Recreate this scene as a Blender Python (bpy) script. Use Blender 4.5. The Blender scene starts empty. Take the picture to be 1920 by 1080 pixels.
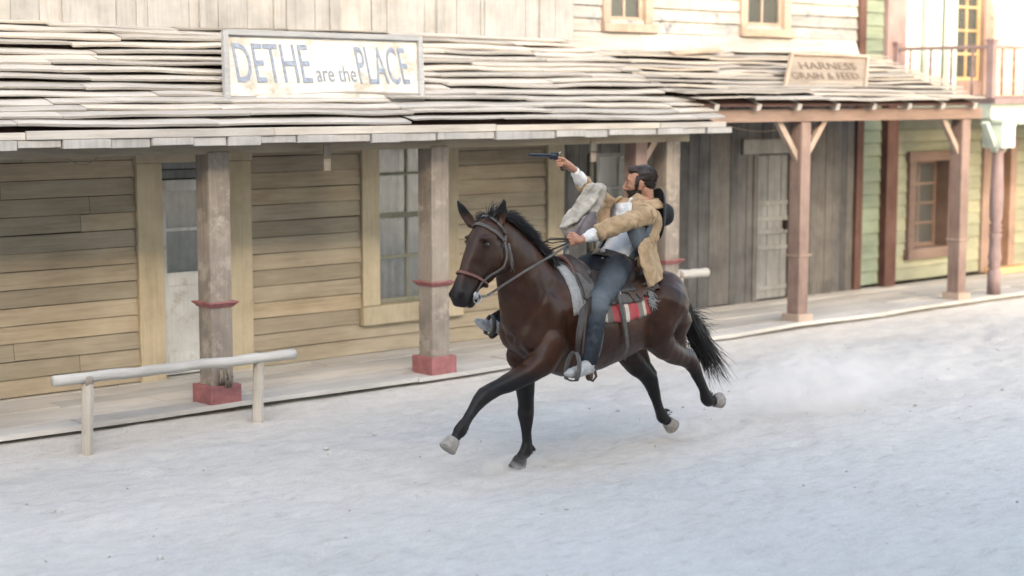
import bpy, math, random
import numpy as np
from mathutils import Vector, Matrix, noise as mnoise
random.seed(7); rng = np.random.default_rng(7)
R = math.radians
scene = bpy.context.scene

# ---------------------------------------------------------------- camera
F_PX = 3150.0; CAM_H = 2.7
PITCH = math.atan(362 / F_PX); AZ = math.atan(F_PX / math.cos(PITCH) / 3590)
cd = bpy.data.cameras.new("camera"); cam = bpy.data.objects.new("camera", cd)
scene.collection.objects.link(cam); scene.camera = cam
cd.sensor_width = 36; cd.lens = F_PX / 1920 * 36; cd.clip_end = 2000; cd.clip_start = 0.1
cam.location = (0, 0, CAM_H); cam.rotation_euler = (math.pi / 2 - PITCH, 0, -AZ)
cd.dof.use_dof = True; cd.dof.focus_distance = 12.3; cd.dof.aperture_fstop = 1.1

# ---------------------------------------------------------------- light
SUN_EL = R(19); SUN_AZ = math.atan2(-0.40, -0.92)       # low sun behind the camera, over the opposite row of houses
w = bpy.data.worlds.new("World"); scene.world = w; w.use_nodes = True
nt = w.node_tree; bg = nt.nodes["Background"]
sky = nt.nodes.new("ShaderNodeTexSky"); sky.sky_type = 'NISHITA'; sky.sun_disc = False
sky.sun_elevation = SUN_EL; sky.sun_rotation = SUN_AZ; sky.dust_density = 4.0; sky.air_density = 1.0; sky.ozone_density = 0.6
tint = nt.nodes.new('ShaderNodeMix'); tint.data_type = 'RGBA'; tint.blend_type = 'MULTIPLY'; tint.inputs[0].default_value = 1; tint.inputs[7].default_value = (1.0, .955, .87, 1)   # hazy sky
nt.links.new(sky.outputs[0], tint.inputs[6]); nt.links.new(tint.outputs[2], bg.inputs[0]); bg.inputs[1].default_value = 0.15
sd = bpy.data.lights.new("sun", 'SUN'); sun = bpy.data.objects.new("sun", sd); scene.collection.objects.link(sun)
sd.energy = 2.2; sd.angle = R(0.6); sd.color = (1.0, 0.84, 0.64)
sdir = Vector((math.sin(SUN_AZ) * math.cos(SUN_EL), math.cos(SUN_AZ) * math.cos(SUN_EL), math.sin(SUN_EL)))
sun.rotation_euler = sdir.to_track_quat('Z', 'Y').to_euler()
scene.view_settings.view_transform = 'Standard'; scene.view_settings.look = 'None'
scene.view_settings.exposure = 2.76; scene.view_settings.gamma = 1.0
scene.cycles.use_denoising = True; scene.cycles.max_bounces = 8
scene.cycles.volume_bounces = 4; scene.cycles.volume_step_rate = 1.0; scene.cycles.volume_max_steps = 96

# ---------------------------------------------------------------- helpers
_s, _c, _sp, _cp = math.sin(AZ), math.cos(AZ), math.sin(PITCH), math.cos(PITCH)
def at(u, v, Y):
    "point on the plane y = Y seen along a direction of the surveyed view"
    a = (u - 960) / F_PX; b = -(v - 540) / F_PX
    r = (_s * _cp + a * _c + b * _s * _sp, _c * _cp - a * _s + b * _c * _sp, -_sp + b * _cp)
    t = Y / r[1]; return (r[0] * t, Y, CAM_H + r[2] * t)

class G:
    def __init__(s): s.v = []; s.f = []; s.r = []
    def add(s, vs, fs, rnd=None):
        n = len(s.v); rnd = random.random() if rnd is None else rnd
        s.v += [tuple(p) for p in vs]; s.f += [tuple(n + i for i in f) for f in fs]
        s.r += list(rnd) if hasattr(rnd, '__len__') else [rnd] * len(vs)
    def box(s, x0, x1, y0, y1, z0, z1, rnd=None):
        s.add([(x0,y0,z0),(x1,y0,z0),(x1,y1,z0),(x0,y1,z0),(x0,y0,z1),(x1,y0,z1),(x1,y1,z1),(x0,y1,z1)],
              [(0,3,2,1),(4,5,6,7),(0,1,5,4),(1,2,6,5),(2,3,7,6),(3,0,4,7)], rnd)
    def beam(s, p, q, w, h, up=(0,0,1), rnd=None):
        p = Vector(p); q = Vector(q); d = (q - p).normalized(); a = d.cross(Vector(up)).normalized(); b = a.cross(d)
        vs = [e + a*sx*w/2 + b*sy*h/2 for e in (p, q) for sx, sy in ((-1,-1),(1,-1),(1,1),(-1,1))]
        s.add(vs, [(0,1,2,3),(7,6,5,4),(0,4,5,1),(1,5,6,2),(2,6,7,3),(3,7,4,0)], rnd)
    def tube(s, pts, rad, n=8, cap=True, rnd=None, up=(0,0,1), flat=1.0):
        "rounded tube; flat < 1 squeezes it along the up direction"
        P = [Vector(p) for p in pts]; m = len(P)
        if not hasattr(rad, '__len__'): rad = [rad] * m
        vs = []; a = None
        for i in range(m):
            d = (P[min(i+1, m-1)] - P[max(i-1, 0)]).normalized()
            if a is None:
                a = d.cross(Vector(up));
                if a.length < 1e-3: a = d.cross(Vector((1, 0.3, 0)))
            a = (a - d * a.dot(d)).normalized(); b = d.cross(a)
            for k in range(n):
                t = 2*math.pi*k/n; vs.append(P[i] + (a*math.cos(t) + b*math.sin(t)*flat) * rad[i])
        fs = [(i*n+k, i*n+(k+1) % n, (i+1)*n+(k+1) % n, (i+1)*n+k) for i in range(m-1) for k in range(n)]
        if cap: fs += [tuple(reversed(range(n))), tuple((m-1)*n+k for k in range(n))]
        s.add(vs, fs, rnd)
    def limb(s, pts, n=16):
        "pts: (x,y,z,r) with rounded ends"
        a = pts[0]; b = pts[-1]; va = (Vector(a[:3]) - Vector(pts[1][:3])).normalized(); vb = (Vector(b[:3]) - Vector(pts[-2][:3])).normalized()
        q = [(*(Vector(a[:3]) + va*a[3]*k), a[3]*math.sqrt(max(0, 1-k*k))+1e-4) for k in (.99, .8, .45)]
        q += list(pts); q += [(*(Vector(b[:3]) + vb*b[3]*k), b[3]*math.sqrt(max(0, 1-k*k))+1e-4) for k in (.45, .8, .99)]
        s.tube([p[:3] for p in q], [p[3] for p in q], n)
    def ell(s, c, r, M=None, n=16):
        c = Vector(c); vs = []; m = n // 2
        for i in range(1, m):
            for k in range(n):
                p = Vector((r[0]*math.sin(math.pi*i/m)*math.cos(2*math.pi*k/n), r[1]*math.sin(math.pi*i/m)*math.sin(2*math.pi*k/n), r[2]*math.cos(math.pi*i/m)))
                vs.append(c + (M @ p if M else p))
        t = Vector((0,0,r[2])); vs += [c + (M @ t if M else t), c - (M @ t if M else t)]
        fs = [((i)*n+k, (i+1)*n+k, (i+1)*n+(k+1) % n, i*n+(k+1) % n) for i in range(m-2) for k in range(n)]
        T = (m-1)*n; fs += [(T, k, (k+1) % n) for k in range(n)] + [(T+1, (m-2)*n+(k+1) % n, (m-2)*n+k) for k in range(n)]
        s.add(vs, fs)
    def lathe(s, c, axis, prof, n=24, rnd=None, ref=(0,0,1)):
        "prof: (distance along the axis, radius)"
        c = Vector(c); ax = Vector(axis).normalized(); a = ax.cross(Vector(ref))
        if a.length < 1e-3: a = ax.cross(Vector((1,0,0)))
        a.normalize(); b = ax.cross(a); m = len(prof)
        vs = [c + ax*h + (a*math.cos(2*math.pi*k/n) + b*math.sin(2*math.pi*k/n))*max(r, 1e-4) for h, r in prof for k in range(n)]
        fs = [(i*n+k, i*n+(k+1) % n, (i+1)*n+(k+1) % n, (i+1)*n+k) for i in range(m-1) for k in range(n)]
        fs += [tuple(reversed(range(n))), tuple((m-1)*n+k for k in range(n))]
        s.add(vs, fs, rnd)
    def grid(s, rows, thick=0, rnd=None, nrm=None):
        "rows of points -> sheet; thick gives it real thickness along its normals"
        n = len(rows); m = len(rows[0]); P = [[Vector(p) for p in r] for r in rows]
        N = [[None]*m for _ in range(n)]
        for i in range(n):
            for j in range(m):
                a = P[min(i+1,n-1)][j] - P[max(i-1,0)][j]; b = P[i][min(j+1,m-1)] - P[i][max(j-1,0)]
                N[i][j] = a.cross(b).normalized()
        vs = [P[i][j] for i in range(n) for j in range(m)]
        fs = [(i*m+j, i*m+j+1, (i+1)*m+j+1, (i+1)*m+j) for i in range(n-1) for j in range(m-1)]
        rr = rnd
        if thick:
            K = n*m; vs += [P[i][j] + N[i][j]*thick for i in range(n) for j in range(m)]
            fs = fs + [tuple(reversed([K+k for k in f])) for f in fs]
            fs = [tuple(reversed(f)) for f in fs[:0]] + fs
            e = [(j, j+1) for j in range(m-1)] + [((n-1)*m+j+1, (n-1)*m+j) for j in range(m-1)]
            e += [((i+1)*m, i*m) for i in range(n-1)] + [(i*m+m-1, (i+1)*m+m-1) for i in range(n-1)]
            fs += [(b, a, a+K, b+K) for a, b in e]
            if rnd is not None and hasattr(rnd, '__len__'): rr = list(rnd)*2
        s.add(vs, fs, rr)

def link(o, parent=None):
    scene.collection.objects.link(o)
    if parent is not None: o.parent = parent
    return o
ORG = {}
def build(name, g, mat, parent=None, smooth=False, bevel=0, kind=None):
    org = Vector(ORG.get(parent.name if parent else None, (0,0,0)))
    me = bpy.data.meshes.new(name)
    me.from_pydata([tuple(Vector(p) - org) for p in g.v], [], g.f); me.update()
    at_ = me.attributes.new("rnd", 'FLOAT', 'POINT'); at_.data.foreach_set("value", np.array(g.r, dtype=np.float32))
    for m in (mat if isinstance(mat, (list, tuple)) else [mat]): me.materials.append(m)
    o = bpy.data.objects.new(name, me); link(o, parent)
    ORG[o.name] = tuple(org)
    if smooth: me.polygons.foreach_set("use_smooth", [True]*len(me.polygons))
    if bevel:
        b = o.modifiers.new("bevel", 'BEVEL'); b.width = bevel; b.segments = 2; b.limit_method = 'ANGLE'
    if kind: o['kind'] = kind
    return o
def recalc(o):
    import bmesh
    bm = bmesh.new(); bm.from_mesh(o.data); bmesh.ops.recalc_face_normals(bm, faces=bm.faces); bm.to_mesh(o.data); bm.free(); return o
def thing(name, loc, label, cat, group=None):
    o = bpy.data.objects.new(name, None); link(o); o.location = loc; o.empty_display_size = .1
    o['label'] = label; o['category'] = cat
    if group: o['group'] = group
    ORG[o.name] = tuple(loc); return o
def tag(o, label, cat, group=None):
    o['label'] = label; o['category'] = cat
    if group: o['group'] = group
    return o
def rebase(o, loc):
    "put a one-mesh thing's origin at its base"
    l = Vector(loc); o.data.transform(Matrix.Translation(-l)); o.location = l; return o
def fuse(name, g, voxel, smooth, mat, parent, sculpt=None, colour=None):
    "merge overlapping solids into ONE continuous surface"
    me = bpy.data.meshes.new("tmp"); me.from_pydata([tuple(p) for p in g.v], [], g.f)
    t = bpy.data.objects.new("tmp", me); scene.collection.objects.link(t)
    m = t.modifiers.new("r", 'REMESH'); m.mode = 'VOXEL'; m.voxel_size = voxel; m.adaptivity = 0
    if smooth:
        m = t.modifiers.new("s", 'SMOOTH'); m.factor = .5; m.iterations = smooth
    ev = t.evaluated_get(bpy.context.evaluated_depsgraph_get()); nm = bpy.data.meshes.new_from_object(ev)
    bpy.data.objects.remove(t)
    co = np.empty(len(nm.vertices)*3, np.float32); nm.vertices.foreach_get("co", co); co = co.reshape(-1, 3).astype(np.float64)
    no = np.empty(len(nm.vertices)*3, np.float32); nm.vertices.foreach_get("normal", no); no = no.reshape(-1, 3)
    if sculpt: co = sculpt(co, no)
    org = np.array(ORG.get(parent.name if parent else None, (0,0,0)))
    col = colour(co) if colour else np.zeros(len(co))
    nm.vertices.foreach_set("co", (co - org).astype(np.float32).ravel()); nm.update()
    a = nm.attributes.new("rnd", 'FLOAT', 'POINT'); a.data.foreach_set("value", col.astype(np.float32))
    nm.name = name; nm.materials.clear(); nm.materials.append(mat)
    nm.polygons.foreach_set("use_smooth", [True]*len(nm.polygons))
    o = bpy.data.objects.new(name, nm); link(o, parent); ORG[o.name] = tuple(org); return o
def copy_tree(o, delta, parent=None):
    c = o.copy(); link(c); c.parent = parent
    if parent is None or parent is o.parent: c.location = Vector(o.location) + Vector(delta)
    for ch in list(o.children): copy_tree(ch, (0,0,0), c)
    return c
def hsh(*a):
    return mnoise.noise(Vector(a if len(a) == 3 else (a + (0.,)*3)[:3]))

# ---------------------------------------------------------------- materials
def nodes(name, rough=.8, spec=.3):
    m = bpy.data.materials.new(name); m.use_nodes = True; t = m.node_tree; b = t.nodes["Principled BSDF"]
    b.inputs["Roughness"].default_value = rough; b.inputs["Specular IOR Level"].default_value = spec
    return m, t, b
def ramp(t, fac, stops, mode='LINEAR'):
    r = t.nodes.new("ShaderNodeValToRGB"); r.color_ramp.interpolation = mode; e = r.color_ramp.elements
    while len(e) < len(stops): e.new(.5)
    for x, (p, c) in zip(e, stops): x.position = p; x.color = (*c, 1)
    t.links.new(fac, r.inputs[0]); return r.outputs[0]
def noise_n(t, scale, sc=(1,1,1), detail=6, rough=.6, dist=0):
    tc = t.nodes.new("ShaderNodeTexCoord"); mp = t.nodes.new("ShaderNodeMapping"); mp.inputs["Scale"].default_value = sc
    n = t.nodes.new("ShaderNodeTexNoise"); n.inputs["Scale"].default_value = scale; n.inputs["Detail"].default_value = detail
    n.inputs["Roughness"].default_value = rough; n.inputs["Distortion"].default_value = dist
    t.links.new(tc.outputs["Object"], mp.inputs[0]); t.links.new(mp.outputs[0], n.inputs[0]); return n.outputs[0]
def mix(t, fac, a, b, mode='MIX'):
    n = t.nodes.new("ShaderNodeMix"); n.data_type = 'RGBA'; n.blend_type = mode
    for i, x in ((0, fac), (6, a), (7, b)):
        if hasattr(x, 'links'): t.links.new(x, n.inputs[i])
        else: n.inputs[i].default_value = x if i == 0 else (*x, 1)
    return n.outputs[2]
def attr(t, name="rnd"):
    a = t.nodes.new("ShaderNodeAttribute"); a.attribute_name = name; return a.outputs["Fac"]
def bump(t, b, h, strength=.4, dist=.01):
    n = t.nodes.new("ShaderNodeBump"); n.inputs["Strength"].default_value = strength; n.inputs["Distance"].default_value = dist
    t.links.new(h, n.inputs["Height"]); t.links.new(n.outputs[0], b.inputs["Normal"])
def maths(t, op, a, b=0.0):
    n = t.nodes.new("ShaderNodeMath"); n.operation = op
    for i, x in ((0, a), (1, b)):
        if hasattr(x, 'links'): t.links.new(x, n.inputs[i])
        else: n.inputs[i].default_value = x
    return n.outputs[0]
def wood(name, dark, mid, light, axis='x', rough=.85, vary=.5, grain=1.0, stain=None):
    m, t, b = nodes(name, rough, .2)
    sc = {'x': (.06, 1, 1), 'z': (1, 1, .06), 'y': (1, .06, 1)}[axis]
    n1 = noise_n(t, 38*grain, sc, 8, .65, .3); n2 = noise_n(t, 2.2, (1,1,1) if axis != 'x' else (.4,1,1), 5, .6)
    c = ramp(t, n1, [(.25, dark), (.5, mid), (.78, light)])
    c2 = ramp(t, n2, [(.3, tuple(k*.72 for k in mid)), (.65, tuple(min(1, k*1.18) for k in light))])
    c = mix(t, .5, c, c2)
    r = ramp(t, attr(t), [(0, tuple(1-.35*vary for _ in range(3))), (.5, (1, 1, 1)), (1, (1+.2*vary, 1+.12*vary, 1+.02*vary))])
    c = mix(t, 1.0, c, r, 'MULTIPLY')
    if stain:
        n3 = noise_n(t, 5, (1,1,1), 6, .7); f = ramp(t, n3, [(.52, (0,0,0)), (.66, (1,1,1))]); c = mix(t, f, c, stain)
    t.links.new(c, b.inputs["Base Color"]); bump(t, b, n1, .5, .006); return m
def plain(name, col, rough=.6, spec=.4, var=.15, scale=12, metal=0, bmp=.15, bscale=None):
    m, t, b = nodes(name, rough, spec); b.inputs["Metallic"].default_value = metal
    n = noise_n(t, scale, (1,1,1), 6, .6)
    c = ramp(t, n, [(.3, tuple(k*(1-var) for k in col)), (.7, tuple(min(1, k*(1+var)) for k in col))])
    t.links.new(c, b.inputs["Base Color"])
    if bmp: bump(t, b, noise_n(t, bscale or scale*4, (1,1,1), 5, .6), bmp, .004)
    return m
M = {}
M['siding'] = wood('beige clapboard', (.18,.15,.112), (.325,.28,.212), (.43,.385,.305), 'x', vary=.6)
M['trim'] = wood('cream trim', (.27,.225,.15), (.41,.355,.255), (.50,.45,.345), 'z', vary=.4)
M['shake'] = wood('weathered roof boards', (.20,.185,.17), (.375,.36,.34), (.50,.485,.465), 'x', vary=.7)
M['deck'] = wood('dusty deck boards', (.33,.31,.28), (.47,.455,.43), (.56,.55,.53), 'x', vary=.35)
M['post'] = wood('mauve peeling post', (.115,.098,.088), (.195,.17,.152), (.32,.28,.24), 'z', vary=.2, stain=(.36,.32,.27))
M['brownpost'] = wood('red brown timber', (.12,.082,.072), (.215,.15,.132), (.32,.245,.215), 'z', vary=.3)
M['brownbeam'] = wood('red brown beam', (.12,.08,.062), (.22,.152,.122), (.31,.235,.20), 'x', vary=.3)
M['brace'] = wood('pale brown brace', (.24,.18,.15), (.36,.28,.23), (.46,.38,.32), 'z', vary=.3)
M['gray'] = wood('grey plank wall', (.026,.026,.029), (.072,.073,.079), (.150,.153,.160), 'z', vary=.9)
M['graydoor'] = wood('grey plank door', (.07,.075,.085), (.14,.15,.16), (.25,.26,.27), 'z', vary=.5)
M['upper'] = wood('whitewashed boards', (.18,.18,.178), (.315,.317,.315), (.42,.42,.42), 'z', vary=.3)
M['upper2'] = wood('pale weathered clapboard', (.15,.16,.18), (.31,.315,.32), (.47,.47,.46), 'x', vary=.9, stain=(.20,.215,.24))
M['green'] = wood('green clapboard', (.10,.135,.105), (.18,.225,.18), (.26,.31,.25), 'x', vary=.4)
M['palegreen'] = wood('yellow green clapboard', (.15,.165,.115), (.24,.255,.195), (.33,.345,.275), 'x', vary=.4)
M['mint'] = wood('mint paint', (.36,.44,.38), (.50,.58,.52), (.58,.66,.60), 'x', vary=.2)
M['mauve'] = wood('mauve rail paint', (.15,.10,.105), (.24,.175,.18), (.33,.26,.26), 'z', vary=.2)
M['dkbrown'] = wood('dark brown trim', (.045,.022,.02), (.085,.045,.04), (.13,.08,.07), 'z', vary=.2)
M['frame'] = wood('brown window frame', (.085,.058,.050), (.145,.102,.090), (.20,.15,.132), 'x', vary=.2)
M['orange'] = wood('ochre door boards', (.30,.19,.09), (.46,.31,.16), (.55,.40,.24), 'z', vary=.3)
M['peach'] = wood('peach plank wall', (.46,.34,.24), (.60,.47,.35), (.68,.56,.44), 'z', vary=.3)
M['red'] = plain('faded red paint', (.29,.12,.12), .7, .3, .25, 14)
M['hitch'] = wood('grey hitching wood', (.22,.21,.19), (.38,.37,.35), (.52,.52,.50), 'x', vary=.2)
M['hitchv'] = wood('hitching stake', (.24,.22,.18), (.38,.35,.30), (.48,.45,.41), 'z', vary=.3)
M['whitep'] = wood('white door paint', (.42,.43,.42), (.54,.55,.54), (.62,.63,.62), 'z', vary=.15, stain=(.38,.36,.31))
M['curtain'] = plain('curtain cloth', (.36,.37,.34), .9, .1, .2, 9, bmp=0)
M['sash'] = wood('grey green sash', (.12,.125,.095), (.20,.205,.16), (.28,.28,.23), 'z', vary=.3)
M['dark'] = plain('dark interior', (.025,.022,.02), .9, .1, .3, 5, bmp=0)
M['signboard'] = wood('white sign paint', (.36,.35,.32), (.52,.515,.49), (.62,.62,.605), 'x', vary=.1, stain=(.36,.33,.27))
M['signframe'] = wood('grey sign frame', (.18,.19,.20), (.30,.31,.32), (.40,.41,.42), 'x', vary=.2)
M['sign2'] = wood('tan sign paint', (.17,.14,.115), (.255,.22,.185), (.32,.285,.25), 'x', vary=.1)
M['letter'] = plain('faded blue lettering', (.22,.26,.33), .8, .2, .3, 30, bmp=0)
M['letter2'] = plain('brown lettering', (.15,.12,.10), .8, .2, .3, 30, bmp=0)
M['slate'] = plain('hanging plate', (.20,.18,.15), .8, .2, .3, 10)
M['rope'] = plain('rope', (.30,.26,.20), .9, .1, .2, 60)
def glass_mat():
    m = bpy.data.materials.new('dusty glass'); m.use_nodes = True; t = m.node_tree; t.nodes.clear()
    o = t.nodes.new("ShaderNodeOutputMaterial"); g = t.nodes.new("ShaderNodeBsdfGlossy"); g.inputs["Roughness"].default_value = .12
    g.inputs[0].default_value = (.8,.85,.9,1)
    d = t.nodes.new("ShaderNodeBsdfDiffuse"); d.inputs[0].default_value = (.25,.25,.23,1)
    tr = t.nodes.new("ShaderNodeBsdfTransparent"); a = t.nodes.new("ShaderNodeMixShader"); b = t.nodes.new("ShaderNodeMixShader")
    fr = t.nodes.new("ShaderNodeFresnel"); fr.inputs[0].default_value = 1.5
    a.inputs[0].default_value = .18; t.links.new(tr.outputs[0], a.inputs[1]); t.links.new(d.outputs[0], a.inputs[2])
    t.links.new(fr.outputs[0], b.inputs[0]); t.links.new(a.outputs[0], b.inputs[1]); t.links.new(g.outputs[0], b.inputs[2])
    t.links.new(b.outputs[0], o.inputs[0]); return m
M['glass'] = glass_mat()
def ground_mat():
    m, t, b = nodes('pale trampled sand', .95, .1)
    n1 = noise_n(t, .8, (1,1,1), 6, .6); n2 = noise_n(t, 11, (.45,1,1), 10, .78, .3); n3 = noise_n(t, 60, (1,1,1), 4, .7)
    c = ramp(t, n2, [(.33, (.34,.315,.285)), (.43, (.49,.46,.425)), (.56, (.575,.545,.505)), (.70, (.63,.60,.56))])
    c = mix(t, .28, c, ramp(t, n1, [(.35, (.43,.405,.38)), (.65, (.56,.55,.54))]))
    c = mix(t, .25, c, ramp(t, n3, [(.3, (.33,.31,.29)), (.6, (.58,.57,.55))]))
    t.links.new(c, b.inputs["Base Color"])
    h = mix(t, .45, n2, n3); bump(t, b, h, .6, .035); return m
M['ground'] = ground_mat()

# ---------------------------------------------------------------- ground
def fbm(x, y, s=1.):
    return mnoise.fractal(Vector((x*s, y*s, 3.3)), .9, 2.1, 4)
def axis(lo, hi, dlo, dhi, fine, coarse):
    a = [lo]
    while a[-1] < hi:
        a.append(a[-1] + (fine if dlo <= a[-1] < dhi else coarse))
    return a
xs = axis(-140, 260, 1.0, 22.0, .075, 2.2); ys = axis(-90, 300, 4.0, 12.2, .07, 2.2)
prints = [(rng.uniform(2, 20), rng.uniform(4.2, 11.2), rng.uniform(.06, .13), rng.uniform(.009, .024)) for _ in range(1300)]
V = np.zeros((len(ys), len(xs), 3)); V[:,:,0] = xs; V[:,:,1] = np.array(ys)[:,None]
for j, y in enumerate(ys):
    if not 3.9 < y < 12.3: continue
    for i, x in enumerate(xs):
        if not .9 < x < 22.1: continue
        e = min(1, (x-.9)/1, (22.1-x)/1, (y-3.9)/.8)
        V[j,i,2] = e*(.028*fbm(x*.5, y, 1.6) + .015*fbm(x*.8, y, 6.5))
for (px, py, r, d) in prints:
    i0, i1 = np.searchsorted(xs, px-2*r), np.searchsorted(xs, px+2*r); j0, j1 = np.searchsorted(ys, py-2*r), np.searchsorted(ys, py+2*r)
    q = np.hypot((V[j0:j1,i0:i1,0]-px)*.75, V[j0:j1,i0:i1,1]-py)/r
    V[j0:j1,i0:i1,2] += d*np.where(q < 1, -(1-q**2), .35*np.exp(-((q-1.25)/.25)**2))
ruts = [(rng.uniform(4.6, 11.0), rng.uniform(.04, .12), rng.uniform(-.012, .006), rng.uniform(0, 50)) for _ in range(26)]
XX = V[:,:,0]; YY = V[:,:,1]; fade = np.clip((XX-1)/1, 0, 1)*np.clip((22-XX)/1, 0, 1)*np.clip((YY-4)/.5, 0, 1)
for y0_, w_, a_, ph in ruts:
    cy = y0_ + .12*np.sin(XX*.55+ph) + .05*np.sin(XX*1.7+ph*2); V[:,:,2] += fade*a_*np.exp(-((YY-cy)/w_)**2)*(.5+.5*np.sin(XX*.8+ph*3))
bank = np.clip((V[:,:,1]-11.25)/.7, 0, 1); nrm = (V[:,:,0] > -5) & (V[:,:,0] < 22)
V[:,:,2] = np.where(nrm, V[:,:,2]*(1-bank*.7) + bank**1.6*.088, V[:,:,2])
g = G(); nx = len(xs); g.v = [tuple(p) for p in V.reshape(-1, 3)]; g.r = [.5]*len(g.v)
g.f = [(j*nx+i, j*nx+i+1, (j+1)*nx+i+1, (j+1)*nx+i) for j in range(len(ys)-1) for i in range(nx-1)]
build('ground', g, M['ground'], smooth=True, kind='structure')
g = G()
for _ in range(260):
    x, y = rng.uniform(2, 20), rng.uniform(4.5, 11.3); r = rng.uniform(.006, .016) if rng.random() < .93 else rng.uniform(.018, .03)
    g.ell((x, y, r*.3+.004+.026*fbm(x*.5, y, 1.6)), (r, r*rng.uniform(.6, 1), r*.6), Matrix.Rotation(rng.uniform(0, 6), 3, 'Z'), 6)
build('pebbles', g, plain('pale pebbles', (.50,.48,.45), .9, .1, .3, 40), smooth=True, kind='stuff')

# boardwalk: planks along the street, worn front edge
g = G(); DY0, DY1 = 11.86, 13.52
rows = [11.86, 12.12, 12.38, 12.66, 12.94, 13.22, 13.5]
for k in range(len(rows)-1):
    x = 2.0 + random.random()
    while x < 24:
        L = random.uniform(2.2, 4.2); y0, y1 = rows[k]+.006, rows[k+1]-.006; zt = .15 + random.uniform(-.006, .006)
        rr = random.random(); n = max(2, int(L/.5)); pts = []
        front = k == 0
        top = [[], []]
        for i in range(n+1):
            xx = x + .006 + (L-.012)*i/n
            oy = .012*hsh(xx*1.3, k*7.) if not front else .03*hsh(xx*.9, 5.)
            dz = .006*hsh(xx*.8, k*3., 2.) + (.015*hsh(xx*.7, 9.) if front else 0)
            top[0].append((xx, y0+oy, zt+dz)); top[1].append((xx, y1, zt+dz*.5))
        g.grid([[(a, b, c-.04) for a, b, c in top[0]], top[0], top[1], [(a, b, c-.04) for a, b, c in top[1]]], 0, rr)
        m = len(g.v)
        for e in (0, n):
            b0 = m - 4*(n+1); f = (b0+e, b0+(n+1)+e, b0+2*(n+1)+e, b0+3*(n+1)+e); g.f.append(f if e else tuple(reversed(f)))
        x += L
g.box(2, 24.5, 12.0, 13.5, .02, .085, .2)
build('boardwalk', g, M['deck'], kind='structure')

# ---------------------------------------------------------------- building helpers
def cut(x0, x1, z0, z1, holes):
    iv = [(x0, x1)]
    for hx0, hx1, hz0, hz1 in holes:
        if min(z1, hz1) - max(z0, hz0) > .55*(z1 - z0):
            nv = []
            for a, b in iv:
                if b <= hx0 or a >= hx1: nv.append((a, b)); continue
                if a < hx0: nv.append((a, hx0))
                if b > hx1: nv.append((hx1, b))
            iv = nv
    return iv
BACK = []
def siding(g, x0, x1, z0, z1, Y, h=.15, holes=(), wob=.006, lap=.02, seg=3.2):
    z = z0; k = 0
    while z < z1 - .02:
        zt = min(z + h, z1)
        for a, b in cut(x0, x1, z, zt, holes):
            x = a
            while x < b - .01:
                L = min(random.uniform(seg*.6, seg*1.4), b - x)
                if b - x - L < .4: L = b - x
                n = max(1, int(L/.35)); rr = random.random(); sk = random.uniform(-.006, .006)
                rows = [[], [], [], []]
                for i in range(n+1):
                    xx = x + .002 + (L-.004)*i/n; dz = wob*hsh(xx*1.1, z*9, 1.) + sk*(i/n-.5); dy = .006*hsh(xx*.9, z*5, 4.)
                    rows[0].append((xx, Y+.012, z+dz)); rows[1].append((xx, Y-lap+dy, z+dz))
                    rows[2].append((xx, Y-.004, zt-.008+dz*.8)); rows[3].append((xx, Y+.012, zt-.008+dz*.8))
                g.grid(rows, 0, rr); x += L
        z += h; k += 1
    for a, b in cut(x0, x1, (z0+z1)/2-.01, (z0+z1)/2+.01, [(h0, h1, 0, 99) for h0, h1, _, _ in holes]): BACK.append((a, b, Y+.045, z0, z1))
def planks(g, x0, x1, z0, z1, Y, wd=.17, holes=(), th=.02):
    x = x0
    while x < x1 - .01:
        ww = min(random.uniform(wd*.7, wd*1.3), x1 - x); zz = z0 + random.uniform(0, .03); segs = [(z0, z1)]
        for hx0, hx1, hz0, hz1 in holes:
            if x + ww > hx0 + .02 and x < hx1 - .02:
                segs = [s for a, b in segs for s in ((a, hz0), (hz1, b)) if s[1] - s[0] > .03]
        for a, b in segs:
            dy = random.uniform(-.006, .006)
            g.box(x+.003, x+ww-.003, Y-th+dy, Y+.01, a + (random.uniform(0, .02) if a == z0 else 0), b)
        x += ww
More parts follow.
